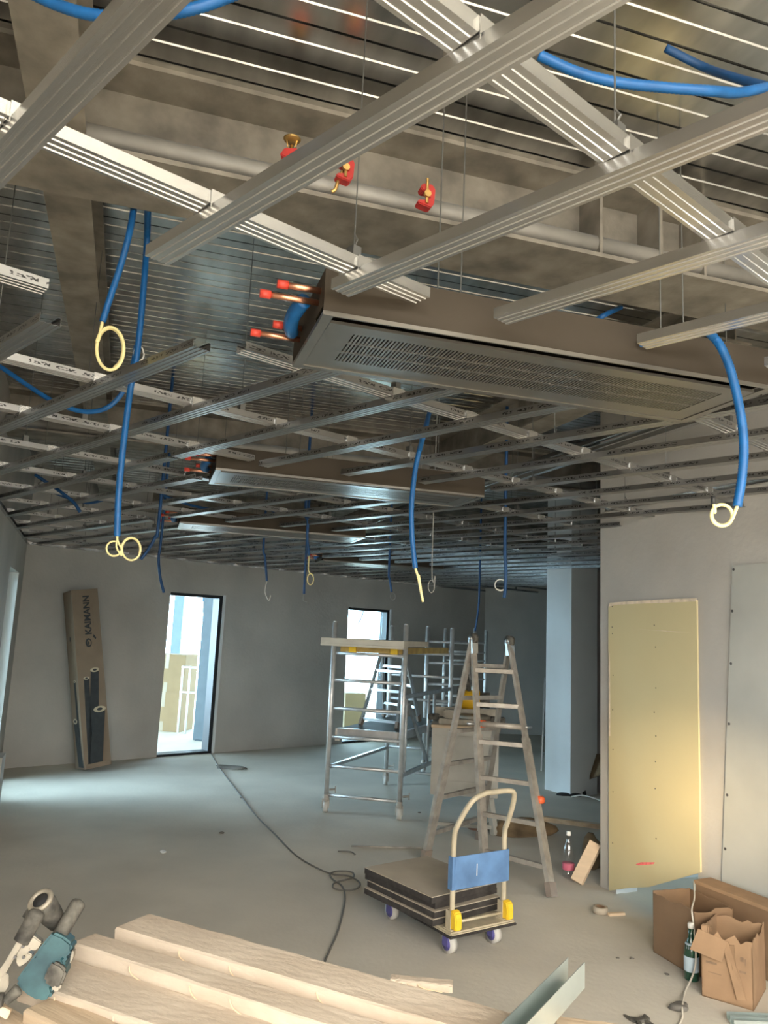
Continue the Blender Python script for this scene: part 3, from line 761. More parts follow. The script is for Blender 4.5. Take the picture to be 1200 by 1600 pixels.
wall_plate('pink_mark', [wall_coords(x, y) for x, y in ((996, 1350), (1000, 1352), (1024, 1350), (1026, 1347), (1004, 1347))], .0146, .0008, redpink, t)
wall_plate('scratch', [wall_coords(x, y) for x, y in ((998, 983), (1060, 988), (1085, 987.5), (1060, 987))], .0146, .0005, gypsum, t)
cp = [wall_coords(x, y) for x, y in ((1129, 1420), (1147, 884))]
s_end = cp[1][0]+1.25
t = thing('cement_panel', 'grey-green cement board with dark screw heads at the right edge', 'panel')
wall_plate('board', [cp[0], (s_end-.05, cp[0][1]), (s_end, cp[1][1]), cp[1]], .002, .0125, cement, t)
for px, py in ((1149, 890), (1147, 955), (1145, 1037), (1142, 1131), (1139, 1242), (1136, 1326)): screw(px, py, .0146, .0085, t)
s, z = wall_coords(956, 1180)

# ------------------------------------------------------------------ rolling scaffold
def rung(mb, a, b, z, r=.016): mb.tube([(a[0], a[1], z), (b[0], b[1], z)], r, 8)
def scaffold(name, label, FL, FR, BL, top, rungs, simple=False):
    FL, FR, BL = [Vector((p.x, p.y, 0)) for p in (FL, FR, BL)]; BR = BL+FR-FL
    t = thing(name, label, 'scaffold', FL)
    L = [p-FL for p in (FL, FR, BL, BR)]
    for k, p in enumerate(L):
        MB().tube([p+Vector((0, 0, .15)), p+Vector((0, 0, top))], .024, 12).build('post', tube_m, t, True)
        MB().tube([p+Vector((0, 0, top)), p+Vector((0, 0, top+.01))], .018, 10).build('spigot', tube_m, t, True)
        c_ = thing('caster', None, None, p); c_.parent = t
        mm = MB(); mm.tube([p+Vector((0, 0, .10)), p+Vector((0, 0, .16))], .03, 10)
        mm.bar(p+Vector((-.03, 0, .04)), p+Vector((-.03, 0, .12)), .008, .03).bar(p+Vector((.03, 0, .04)), p+Vector((.03, 0, .12)), .008, .03).bar(p+Vector((-.034, 0, .12)), p+Vector((.034, 0, .12)), .04, .012)
        COL.objects.unlink(c_); bpy.data.objects.remove(c_)
        cb = mm.build('caster', alu_dusty, t)
        MB().tube([p+Vector((-.022, 0, .05)), p+Vector((.022, 0, .05))], .05, 16).build('wheel', tyre_grey, cb, True)
        MB().tube([p+Vector((.03, 0, .2)), p+Vector((.085, -.02, .21))], .010, 8).tube([p+Vector((.085, -.02, .18)), p+Vector((.085, -.02, .24))], .006, 6).build('brake_lever', alu_dusty, cb)
    for a, b in ((0, 1), (2, 3)):
        for z in rungs:
            mb = MB(); rung(mb, L[a], L[b], z); mb.build('rung', tube_m, t, True)
    return t, L
FLs, FRs, BLs = at_z(508, 1269, 0), at_z(623, 1281, 0), at_z(602, 1226, 0)
sc, LS = scaffold('rolling_scaffold', 'aluminium rolling scaffold tower with plank on top, left of the ladder', FLs, FRs, BLs, 1.74, (.155, .415, .68, .94, 1.20, 1.45))
fl_, fr_, bl_, br_ = LS
# folding side gates
for a, b, zz in ((fr_, br_, (.38, 1.08)),):
    for z in zz: MB().bar(a+Vector((0, 0, z)), b+Vector((0, 0, z+.0)), .03, .035).build('side_rail', alu, sc)
    for f in (.06, .50, .62): 
        p = a.lerp(b, f); MB().tube([p+Vector((0, 0, .38)), p+Vector((0, 0, 1.08))], .015, 8).build('side_bar', tube_m, sc, True)
    MB().bar(a.lerp(b, .1)+Vector((0, 0, 1.0)), a.lerp(b, .5)+Vector((0, 0, .42)), .025, .03).build('brace', alu, sc)
for a, b in ((fl_, bl_),):
    for z in (.40,): MB().bar(a+Vector((0, 0, z)), b+Vector((0, 0, z)), .026, .03).build('side_rail', alu, sc)
# lower deck (part of the tower)
m2 = MB(); i0, i1, i2, i3 = [p+Vector((0, 0, .70)) for p in (fl_.lerp(fr_, .08)+(bl_-fl_)*.04, fr_.lerp(fl_, .06)+(bl_-fl_)*.04, br_.lerp(bl_, .06), bl_.lerp(br_, .08))]
dz = Vector((0, 0, .05)); m2.add([i0, i1, i2, i3, i0+dz, i1+dz, i2+dz, i3+dz], [(0, 3, 2, 1), (4, 5, 6, 7), (0, 1, 5, 4), (1, 2, 6, 5), (2, 3, 7, 6), (3, 0, 4, 7)])
m2.build('lower_deck', platform_grey, sc)
MB().bar(i0+Vector((0, 0, .02)), i1+Vector((0, 0, .02)), .035, .07).build('deck_edge', alu, sc)
MB().bar(i1+Vector((0, 0, .02)), i2+Vector((0, 0, .02)), .035, .07).build('deck_edge', alu, sc)
for e in (i0, i1): MB().bar(e+Vector((0, 0, -.06)), e+Vector((0, 0, .05)), .05, .03).build('deck_hook', alu_dusty, sc)
# plank and yellow joists on top
sf = (fr_-fl_).normalized(); sd = (bl_-fl_).normalized()
o0 = FLs.copy(); o0.z = 0
t = thing('yellow_joist', 'yellow timber joist lying across the scaffold rungs, front one', 'joist', o0+Vector((0, 0, 1.466)))
MB().bar(-sf*-.06+sd*.03+Vector((0, 0, .035)), fr_*.99+sd*.05+Vector((0, 0, .035)), .05, .07).build('joist', joist_y, t)
for f in (.22, .80): MB().bar(fl_.lerp(fr_, f)+sd*-.005+Vector((0, 0, .035)), fl_.lerp(fr_, f+.10)+sd*-.005+Vector((0, 0, .035)), .03, .075).build('yellow_clamp', yellow_p, t)
t = thing('yellow_joist', 'yellow timber joist running back to the rear frame of the scaffold', 'joist', o0+Vector((0, 0, 1.466)))
MB().bar(fr_*.9+sd*.10+Vector((0, 0, .03)), fr_*.92+(bl_-fl_)*.99+Vector((0, 0, .03)), .05, .06).build('joist', joist_y, t)
t = thing('scaffold_plank', 'pale board platform lying on top of the scaffold tower', 'board', o0+Vector((0, 0, 1.54)))
a0 = -sf*.09-sd*.10; a1 = fr_+sf*.06-sd*.22; a2 = a1+sd*.72; a3 = a0+sd*.62
mb = MB(); dz = Vector((0, 0, .05)); mb.add([a0, a1, a2, a3, a0+dz, a1+dz, a2+dz, a3+dz], [(0, 3, 2, 1), (4, 5, 6, 7), (0, 1, 5, 4), (1, 2, 6, 5), (2, 3, 7, 6), (3, 0, 4, 7)])
mb.build('board', plywood_top, t)
MB().bar(a0+Vector((0, 0, -.012))+sd*.05, a1+Vector((0, 0, -.012))+sd*.05, .10, .022).build('batten', plywood_top, t)

# second tower behind
F2, G2 = at_y(668, 1000, 9.7), at_y(742, 1000, 9.9); B2 = F2+Vector((.35, 1.5, 0))
scaffold('rolling_scaffold', 'second scaffold tower standing behind the cabinet and the ladder', F2, G2, B2, 1.76, (.30, .56, .82, 1.06, 1.32, 1.44, 1.58))

# stepladder on the lower deck
def aframe(name, label, feetF, feetB, apex, rungs_f, rungs_b, w=.05, d=.022, m=alu, cat='ladder', foot=rubber):
    """feetF, feetB: (left, right) on the ground; apex: (left, right) tops"""
    o = (feetF[0]+feetB[1])/2; o.z = min(p.z for p in feetF+feetB)
    t = thing(name, label, cat, o)
    for pair, rg, nm in ((feetF, rungs_f, 'front'), (feetB, rungs_b, 'rear')):
        for k in (0, 1):
            MB().bar(pair[k]-o, apex[k]-o, d, w, (apex[k]-pair[k]).cross(pair[1]-pair[0])).build('stile', m, t)
            dd = (apex[k]-pair[k]).normalized(); MB().bar(pair[k]-o, pair[k]+dd*.07-o, d*1.5, w*1.3, (apex[k]-pair[k]).cross(pair[1]-pair[0])).build('foot', foot, t)
        for f in rg:
            MB().bar(pair[0].lerp(apex[0], f)-o, pair[1].lerp(apex[1], f)-o, .03, .026).build('rung', m, t)
    return t
zd = .752
f0, f1 = at_z(563, 1133, zd), at_z(620, 1140, zd); r0_, r1_ = at_z(600, 1118, zd), at_z(655, 1127, zd)
ap = [((f0+r0_)/2).copy(), ((f1+r1_)/2).copy()]
mid = (ap[0]+ap[1])/2
for a in ap: a.x = mid.x+(a.x-mid.x)*.62; a.y = mid.y+(a.y-mid.y)*.62; a.z = 1.50
aframe('stepladder', 'small aluminium stepladder standing on the scaffold deck', [f0, f1], [r0_, r1_], ap, (.08, .18, .45, .70, .9), (.2, .5, .75), .035, .02, alu)

# ------------------------------------------------------------------ folding telescopic ladder in the middle
fA, fB = at_z(758, 1369, 0), at_z(863, 1402, 0); bA, bB = at_z(664, 1345, 0), at_z(749, 1311, 0)
hA, hB = at_y(739, 998, (fA.y+bA.y)/2), at_y(796, 1002, (fB.y+bB.y)/2)
org = (fA+fB+bA+bB)/4; org.z = 0
t = thing('folding_ladder', 'dusty aluminium folding telescopic ladder with orange knobs, standing open in the middle', 'ladder', org)
def lo(v): return v-org
for (ft, hg, nm) in ((fA, hA, 'f'), (fB, hB, 'f'), (bA, hA, 'b'), (bB, hB, 'b')):
    mid = ft.lerp(hg, .62); nrm = (hg-ft).cross(Vector((fB-fA)))
    MB().bar(lo(ft), lo(ft.lerp(hg, .58)), .030, .070, nrm).build('outer_stile', alu_dusty, t)
    MB().bar(lo(ft.lerp(hg, .08)), lo(hg), .022, .052, nrm).build('inner_stile', alu_dusty, t)
    MB().bar(lo(ft), lo(ft.lerp(hg, .05)), .040, .082, nrm).build('foot', rubber, t)
for f in (.10, .25, .40, .55, .71, .86, .955)[:6]:
    MB().bar(lo(fA.lerp(hA, f)), lo(fB.lerp(hB, f)), .034, .030).build('rung', alu_dusty, t)
for f in (.12, .28, .43, .58, .73, .88):
    MB().bar(lo(bA.lerp(hA, f)), lo(bB.lerp(hB, f)), .034, .030).build('rung', alu_dusty, t)
ax = (hB-hA).normalized()
for h in (hA, hB):
    MB().tube([lo(h)-ax*.022, lo(h)+ax*.022], .042, 16).build('hinge', toolgrey, t, True)
    MB().tube([lo(h)-ax*.03, lo(h)+ax*.03], .018, 12).build('hinge_pin', alu, t, True)
    dv = (fA-hA).normalized(); MB().bar(lo(h), lo(h+dv*.11), .05, .05, ax).build('hinge_plate', alu, t)
for pt in (fA.lerp(hA, .625)+ax*.045, fB.lerp(hB, .34)+ax*.035):
    MB().tube([lo(pt)-ax*.022, lo(pt)+ax*.022], .027, 12).build('lock_knob', orange, t, True)
pt = fA.lerp(hA, .625); MB().tube([lo(pt)-ax*.085, lo(pt)-ax*.02], .009, 8).build('lock_pin', alu, t, True)
pt = fB.lerp(hB, .625); MB().tube([lo(pt), lo(pt)+ax*.07], .009, 8).build('lock_pin', alu, t, True)
q0, q1 = fA.lerp(hA, .625), fB.lerp(hB, .625); MB().tube([lo(q0)+ax*.02, lo(q1)-ax*.02], .021, 10).build('lock_tube', alu_dusty, t, True)

# thin far ladder beside the column
q = at_z(846, 1205, 0); a = q; b = at_y(851, 1095, q.y+.3)
t = thing('thin_ladder', 'thin pole ladder leaning behind the column edge', 'ladder', q)
for s in (0, .3):
    MB().bar((s, s*.3, 0), Vector((b-q))+Vector((s, s*.3, .3)), .02, .04).build('stile', alu, t)
for f in (.25, .5, .75): MB().bar((b-q)*f, (b-q)*f+Vector((.3, .09, 0)), .02, .02).build('rung', alu, t)

# ------------------------------------------------------------------ cabinet with mitre saw
cp = at_z(727, 1300, 0); cx, cy = cp.x, 7.15
t = thing('tool_cabinet', 'beige metal cabinet on splayed legs behind the folding ladder', 'cabinet', (cx, cy, 0), R(-6))
MB().box((-.29, -.24, .30), (.29, .24, .86)).build('body', cabinet_m, t, bevel=.006)
MB().box((-.27, -.247, .45), (.27, -.241, .80)).build('front_panel', cabinet_m, t)
MB().box((-.29, -.246, .30), (.29, -.241, .42)).build('lower_rail', cabinet_m, t)
MB().box((-.30, -.25, .86), (.30, .25, .885)).build('top', wood, t)
for sx, sy in ((-1, -1), (1, -1), (-1, 1), (1, 1)): MB().bar((sx*.22, sy*.18, .31), (sx*.27, sy*.24, 0), .05, .05).build('leg', cabinet_m, t)
MB().bar((-.27, -.23, .06), (.27, -.23, .06), .03, .03).build('stretcher', cabinet_m, t)
for z in (.78, .70, .55, .47): MB().tube([(-.292, -.2, z), (-.286, -.2, z)], .008, 8).build('rivet', dark, t)
t = thing('mitre_saw', 'yellow mitre saw on top of the beige cabinet', 'saw', (cx+.02, cy-.02, .885), R(-6))
MB().box((-.26, -.14, 0), (.20, .14, .045)).build('base', toolsilver, t, bevel=.006)
MB().lathe([(.13, .045), (.15, .05), (.15, .075), (.12, .085)], (.05, -.02, 0), 24).build('turntable', toolsilver, t, True)
MB().box((-.30, .06, .045), (.26, .085, .13)).build('fence', toolsilver, t)
MB().box((.20, -.05, .02), (.33, .05, .07)).build('side_extension', toolgrey, t, bevel=.006)
MB().box((-.36, -.05, .02), (-.26, .05, .07)).build('side_extension', toolgrey, t, bevel=.006)
MB().tube([(-.06, .02, .21), (.10, .02, .21)], .085, 20).build('motor_housing', saw_yellow, t, True)
MB().tube([(.10, .02, .21), (.19, .02, .21)], .07, 18).build('motor_cap', toolgrey, t, True)
MB().tube([(-.075, .0, .20), (-.105, .0, .20)], .13, 24).build('blade_guard', toolgrey, t, True)
MB().tube([(-.088, 0, .19), (-.092, 0, .19)], .135, 28).build('blade', alu, t, True)
MB().tube(spline([(.0, 0, .29), (-.01, -.02, .36), (-.02, -.05, .42), (-.02, -.1, .43)], 4), .020, 10).build('handle', toolgrey, t, True)
MB().tube([(0, .06, .25), (0, .10, .52)], .018, 10).build('slide_post', alu, t, True)
MB().box((-.22, -.1, .045), (-.12, 0, .12)).build('dust_box', toolsilver, t, bevel=.01)

# ------------------------------------------------------------------ platform trolley with stacked sheets
TA = 57.0
ev = dirv(TA); lv = dirv(TA-90)
fc = Vector((.63, 4.37, 0)); TW, TL = .45, .74
ctr = fc+lv*TL/2
t = thing('platform_trolley', 'platform trolley with cream handle and blue panel, in front of the ladder', 'trolley', ctr, -R(TA-90))
# local x along the front edge (to the right), local y backwards (away from the handle)
yb = -TL/2
MB().box((-TW/2, -TL/2, .118), (TW/2, TL/2, .140)).build('platform', cream_tube, t, bevel=.008)
MB().box((-TW/2-.006, -TL/2-.006, .112), (TW/2+.006, TL/2+.006, .124)).build('bumper', matblack, t, bevel=.004)
for sx in (-1, 1):
    for sy in (-1, 1):
        x, y = sx*(TW/2-.07), sy*(TL/2-.10)
        c_ = MB().bar((x-.024, y, .04), (x-.024, y, .112), .005, .045, (0, 1, 0)).bar((x+.024, y, .04), (x+.024, y, .112), .005, .045, (0, 1, 0)).box((x-.035, y-.035, .105), (x+.035, y+.035, .113)).build('caster', wheel_blue, t)
        MB().tube([(x-.018, y, .05), (x+.018, y, .05)], .050, 20).build('tyre', tyre_grey, c_, True)
        MB().tube([(x-.0195, y, .05), (x+.0195, y, .05)], .034, 16).build('hub', wheel_blue, c_, True)
hx = TW/2-.045; hy = -TL/2+.05
pts = [(-hx, hy, .15), (-hx, hy, .4), (-hx, hy, .60)]
pts = spline([(-hx, hy, .15), (-hx, hy, .35), (-hx, hy, .58), (-hx+.005, hy-.02, .66), (-hx+.05, hy-.075, .785), (-hx+.12, hy-.09, .825), (0, hy-.09, .83), (hx-.06, hy-.09, .83), (hx-.015, hy-.085, .81), (hx, hy-.06, .74), (hx, hy-.02, .64), (hx, hy, .58), (hx, hy, .35), (hx, hy, .15)], 6)
MB().tube(pts, .0145, 12).build('handle', cream_tube, t, True)
MB().box((-hx-.004, hy-.020, .335), (hx+.004, hy-.014, .50)).box((-hx-.02, hy-.018, .335), (-hx-.002, hy+.018, .50)).box((hx+.002, hy-.018, .335), (hx+.02, hy+.018, .50)).build('blue_panel', blueplast, t)
MB().box((-.035, hy-.0215, .39), (-.031, hy-.020, .45)).build('white_scratch', capwhite, t)
for sx in (-1, 1):
    x = sx*hx
    MB().box((x-.03, hy-.03, .140), (x+.03, hy+.035, .146)).box((x-.026, hy-.02, .146), (x-.022, hy+.02, .235)).build('bracket', cream_tube, t)
    prof = [(-.045, 0), (.03, 0), (.03, .05), (.015, .082), (-.012, .095), (-.035, .085), (-.045, .055)]
    mt = Matrix(((0, 0, 1, x), (1, 0, 0, hy-.012), (0, 1, 0, .146), (0, 0, 0, 1)))
    MB().prism(prof, -.02, .026, mt).build('corner_cover', yellow_p, t, bevel=.006)
MB().tube([(-hx, hy-.005, .17), (hx, hy-.005, .17)], .008, 8).build('pivot_bar', cream_tube, t, True)
# sheets on the trolley
SA = 52.0; se, sl_ = dirv(SA), dirv(SA-90)
base = fc+lv*.115-ev*.255
rows = [('bottom black-edged sheet on the trolley', .0, .0, .0), ('second black-edged sheet from the bottom of the trolley stack', .012, .004, 1.0), ('third black-edged sheet from the bottom of the trolley stack', .035, .03, -1.5), ('topmost dusty black-edged sheet on the trolley stack', .0, .015, .5)]
for k, (lab, dx, dy, rz) in enumerate(rows):
    p_ = base+ev*dx+lv*dy; z = .142+k*.0355
    t = thing('black_sheet', lab, 'sheet', (p_.x, p_.y, z), -R(SA-90+rz), 'sheets stacked on the trolley')
    MB().box((0, 0, 0), (.49, .60, .030)).build('core', matblack, t)
    MB().box((.001, .001, .030), (.489, .599, .0345)).build('dusty_face', mattop, t)

# ------------------------------------------------------------------ floor cable, debris, sack, battens
def floor_line(pts, z=.006): return [at_z(x, y, z) for x, y in pts]
pth = spline(floor_line([(329, 1176), (338, 1192), (352, 1212), (372, 1238), (400, 1274), (430, 1304), (462, 1336), (495, 1356), (520, 1366), (545, 1369), (562, 1379), (558, 1388), (540, 1391), (522, 1388), (522, 1380), (538, 1375), (552, 1371), (550, 1363), (530, 1361), (516, 1365), (520, 1374), (534, 1384), (539, 1400), (537, 1420), (528, 1455), (515, 1485), (500, 1520), (485, 1560)]), 8)
tag(MB().tube(pth, .0055, 7).build('extension_cable', floor_cable, smooth=True), 'dark cable winding across the floor from the left doorway with a loose coil', 'cable')
tag(MB().tube(spline(floor_line([(528, 1330), (535, 1330), (548, 1331), (555, 1335)]), 5), .005, 6).build('cable_scrap', floor_cable, smooth=True), 'short curved scrap of cable on the floor left of the trolley', 'cable')
tag(MB().tube(floor_line([(549, 1322), (662, 1325)], .008), .007, 8).build('metal_rod', alu_dusty, smooth=True), 'thin straight rod lying on the floor in front of the scaffold', 'rod')
def lump(name, label, cat, px, py, sx, sy, sz, m, seed, z=0):
    rnd = random.Random(seed); bm = bmesh.new(); bmesh.ops.create_icosphere(bm, subdivisions=3, radius=1)
    off = [Vector((rnd.uniform(-1, 1), rnd.uniform(-1, 1), rnd.uniform(-1, 1))).normalized() for _ in range(9)]
    for v in bm.verts:
        k = 1+sum(.10*math.sin(4*v.co.dot(o)+i) for i, o in enumerate(off)); v.co *= k
        v.co = Vector((v.co.x*sx, v.co.y*sy, max(v.co.z, -.35)*sz))
    mz = min(v.co.z for v in bm.verts)
    for v in bm.verts: v.co.z -= mz
    me = bpy.data.meshes.new(name); bm.to_mesh(me); bm.free(); me.materials.append(m)
    for p in me.polygons: p.use_smooth = True
    o = bpy.data.objects.new(name, me); COL.objects.link(o); q = at_z(px, py, z); o.location = (q.x, q.y, z)
    return tag(o, label, cat)
lump('brown_sack', 'brown crumpled sack on the floor under the folding ladder', 'sack', 812, 1301, .26, .16, .09, sack_m, 3)
lump('red_brown_rag', 'reddish brown scrap beside the sack under the ladder', 'rag', 747, 1296, .10, .06, .025, mat('rag', (.20, .10, .06), .95, var=.3), 4)
lump('cable_heap', 'small dark heap of cable on the floor before the left doorway', 'heap', 362, 1201, .20, .06, .03, floor_cable, 5)
lump('dark_scrap', 'dark scrap on the floor at the foot of the column', 'scrap', 886, 1243, .12, .05, .02, dark, 6)
lump('dark_wedge', 'dark bag behind the leaning offcut at the wall corner', 'bag', 925, 1356, .10, .07, .16, sack_m, 8)
for k, (px, py, s, lab) in enumerate(((1042, 1523, .012, 'tiny dark chip on the floor left of the green bottle'), (987, 1498, .012, 'dark speck on the floor in front of the kraft cartons'), (965, 1497, .010, 'small dark speck beside another in front of the kraft cartons'), (377, 1247, .016, 'dark chip on the floor beside the winding cable'), (346, 1302, .02, 'brownish chip on the floor left of the winding cable'), (655, 1270, .014, 'small chip on the floor right of the scaffold wheel'))):
    lump('floor_chip', lab, 'chip', px, py, s, s*.8, s*.4, floor_cable, 20+k)
lump('white_chip', 'single white chip on the empty floor at left', 'chip', 255, 1332, .022, .018, .012, plaster_white, 31)
lump('dark_rag', 'dark crumpled rag on the floor at lower right, crossed by the white cable', 'rag', 1060, 1576, .055, .035, .02, floor_cable, 32)
q = at_z(938, 1427, 0)
t = thing('tape_roll', 'dusty roll of tape lying on the floor left of the cartons', 'tape', q)
MB().lathe([(.026, .002), (.045, .002), (.047, .02), (.045, .04), (.026, .04), (.026, .002)], seg=20).build('roll', mattop, t, True)
MB().lathe([(.025, .003), (.026, .041), (.022, .041), (.022, .003)], seg=20).build('core', kraft_in, t, True)
q = at_z(962, 1430, 0); tag(MB().box((-.05, -.012, 0), (.06, .012, .015)).build('wood_chip', wood_light, loc=q, rot=(0, 0, R(15))), 'small wood offcut beside the tape roll', 'offcut')
a, b = at_z(850, 1279, .02), at_z(946, 1292, .02)
tag(MB().bar(a, b+(b-a)*.2, .07, .04).build('floor_batten', wood, None), 'long brown batten lying on the floor behind the right wall corner', 'batten')
# boards leaning in the passage
a, b = at_z(913, 1243, .0), at_y(898, 1184, 9.2)
tag(MB().bar(a, b, .05, .04, (1, 0, 0)).build('dark_batten', dark), 'dark batten leaning in the passage beside the column', 'batten')
p0_, p1_ = at_y(921, 1216, 8.75), at_y(946, 1208, 8.6)
mb = MB(); w_ = [at_y(921, 1218, 8.8), at_y(948, 1208, 8.55), at_y(948, 1180, 8.7), at_y(924, 1177, 8.95)]
nn = Vector((.02, .03, 0)); mb.add(w_+[v+nn for v in w_], [(0, 1, 2, 3), (7, 6, 5, 4), (0, 4, 5, 1), (1, 5, 6, 2), (2, 6, 7, 3), (3, 7, 4, 0)])
tag(mb.build('dark_board', sack_m), 'dark tilted board in the passage beside the right wall', 'board')
a_, b_, c_ = at_z(893, 1245, .01), at_z(912, 1243, .04), at_z(940, 1251, .01)
tag(MB().tube(spline([a_, b_, c_], 6), .008, 6).build('pale_hose', capwhite, smooth=True), 'pale thin hose on the floor of the dark passage', 'hose')

# PET bottle and offcut at the wall corner
q = at_z(888, 1371, 0)
t = thing('plastic_bottle', 'clear plastic water bottle with pink label on the floor by the wall corner', 'bottle', q)
MB().lathe([(.036, .002), (.042, .01), (.042, .06), (.038, .075), (.042, .09), (.042, .15), (.036, .19), (.022, .235), (.0135, .255), (.0135, .285)], seg=18).build('body', pet_m, t, True)
MB().lathe([(.0425, .055), (.0428, .058), (.0428, .095), (.0425, .098)], seg=18).build('label', labelpink, t, True)
MB().lathe([(.0155, .285), (.016, .29), (.016, .308), (.014, .312)], seg=14).build('cap', capwhite, t, True)
a, b = at_z(901, 1381, .0), at_y(931, 1318, 5.72)
t = thing('leaning_offcut', 'short pale timber offcut leaning against the right wall corner', 'offcut', a)
dv = b-a; MB().bar((0, 0, .012), dv, .085, .035, (-.6, -.8, .2)).build('offcut', wood_light, t)

# ------------------------------------------------------------------ kraft boxes at right
def open_box(name, label, p, rz, w, d, h, m, min_, flaps=(), rag=0.0, seed=1, group=None):
    """open carton; local x along its front, y backwards; ragged upper rim"""
    rnd = random.Random(seed); t = thing(name, label, 'box', p, rz); th = .005
    MB().box((0, 0, 0), (w, d, th)).build('bottom', m, t)
    def side(a, b, nm, amp):
        n = 9; a, b = Vector((*a, 0)), Vector((*b, 0)); nrm = Vector((-(b-a).y, (b-a).x, 0)).normalized()*th
        tops = [h+(rnd.uniform(-amp, amp*.4) if amp else 0) for _ in range(n+1)]
        vs = []; 
        for off in (Vector((0, 0, 0)), nrm):
            for i in range(n+1): vs.append(a.lerp(b, i/n)+off)
            for i in range(n+1): vs.append(a.lerp(b, i/n)+off+Vector((0, 0, tops[i])))
        k = n+1; fs = []
        for i in range(n):
            fs += [(i, i+1, k+i+1, k+i), (2*k+i+1, 2*k+i, 3*k+i, 3*k+i+1), (k+i, k+i+1, 3*k+i+1, 3*k+i), (i+1, i, 2*k+i, 2*k+i+1)]
        fs += [(0, k, 3*k, 2*k), (n, 2*k+n, 3*k+n, k+n)]
        return MB().add(vs, fs).build(nm, m, t)
    side((0, 0), (w, 0), 'front_wall', rag); side((w, 0), (w, d), 'right_wall', rag); side((w, d), (0, d), 'back_wall', rag*.6); side((0, d), (0, 0), 'left_wall', rag*.2)
    for (poly, nm, mm) in flaps: MB().add(poly[0], poly[1]).build(nm, mm, t)
    return t
def quad_flap(a, b, c, d, th=.005):
    v = [Vector(x) for x in (a, b, c, d)]; n = (v[1]-v[0]).cross(v[3]-v[0]).normalized()*th
    return (v+[x+n for x in v], [(0, 1, 2, 3), (7, 6, 5, 4), (0, 4, 5, 1), (1, 5, 6, 2), (2, 6, 7, 3), (3, 7, 4, 0)])
c0 = at_z(1021, 1487, 0); c1 = at_z(1086, 1527, 0)
ang1 = math.atan2(c1.y-c0.y, c1.x-c0.x); w1 = (c1-c0).length
open_box('open_carton', 'plain open kraft carton standing behind the green bottle', c0, ang1, w1, .25, .315, kraft, kraft_in, rag=.016, seed=4)
c2 = at_z(1097, 1556, 0); c3 = at_z(1178, 1580, 0)
ang2 = math.atan2(c3.y-c2.y, c3.x-c2.x); w2 = (c3-c2).length
t2 = open_box('torn_carton', 'torn kraft carton with peeled tape at the lower right', c2, ang2, w2, .30, .30, kraft_light, kraft_in, rag=.03, seed=9,
    flaps=[(quad_flap((-.012, -.004, .30), (.12, -.006, .275), (.10, -.03, .185), (-.045, -.03, .205)), 'torn_flap', kraft_light),
           (quad_flap((.095, -.007, .27), (.125, -.007, .275), (.20, -.012, .04), (.16, -.016, .035)), 'peeled_tape', kraft_light),
           (quad_flap((.13, -.006, .26), (.150, -.006, .265), (.165, -.012, .06), (.15, -.014, .06)), 'peeled_tape', kraft)])
for (x0, z0, x1, z1) in ((.02, .155, .07, .165), (.175, .20, .19, .22), (.17, .15, .20, .16), (.03, .115, .09, .118), (.195, .185, .20, .215)):
    MB().box((x0, -.0015, z0), (x1, -.0005, z1)).build('printed_mark', print_grey, t2)
MB().prism([(.0, .0), (.03, .012), (.05, .0), (.045, .03), (.02, .04), (.0, .03)], .26, .32).build('crumpled_flap', kraft_light, t2, bevel=.004)
e0, e1 = at_z(1086, 1375, .355), at_z(1200, 1418, .355)
dd = (e1-e0).normalized(); nn = Vector((-dd.y, dd.x, 0))
if nn.x < 0: nn = -nn
t = thing('long_flat_carton', 'long closed kraft carton lying along the right wall behind the open cartons', 'box', (e0.x, e0.y, 0), math.atan2(dd.y, dd.x))
MB().box((0, 0, 0), (.95, .13, .350)).build('carton', kraft, t, bevel=.004)
MB().box((-.004, -.006, .338), (.95, .13, .356)).build('lid', kraft_light, t)

# green glass bottle
q = at_z(1081, 1531, 0)
t = thing('glass_bottle', 'green glass bottle with pale blue label in front of the kraft carton', 'bottle', q)
MB().lathe([(.030, 0), (.036, .006), (.036, .13), (.030, .165), (.017, .195), (.0135, .21), (.0135, .245)], seg=20).build('glass', green_glass, t, True)
MB().lathe([(.0364, .045), (.0367, .047), (.0367, .112), (.0364, .114)], seg=20).build('label', labelblue, t, True)
MB().lathe([(.0325, .150), (.0285, .172), (.0255, .178), (.031, .151)], seg=16).build('neck_label', labelblue, t, True)
MB().lathe([(.015, .243), (.0155, .246), (.0155, .264), (.013, .268)], seg=14).build('cap', capwhite, t, True)
# white cable from the wall down past the bottle
w = [at_y(1084, 1378, 4.60), at_y(1085, 1402, 4.42), at_y(1081, 1420, 4.24), at_y(1083, 1440, 4.20), at_y(1086, 1470, 4.14), at_y(1087, 1505, 4.10), at_z(1080, 1530, .03), at_z(1070, 1550, .006), at_z(1066, 1572, .022), at_z(1066, 1590, .006), at_z(1058, 1606, .006)]
tag(MB().tube(spline(w, 7), .0045, 7).build('white_cable', mat('pale_cable', (.55, .50, .42), .7, var=.1), smooth=True), 'pale cable hanging over the kraft carton and trailing past the green bottle', 'cable')
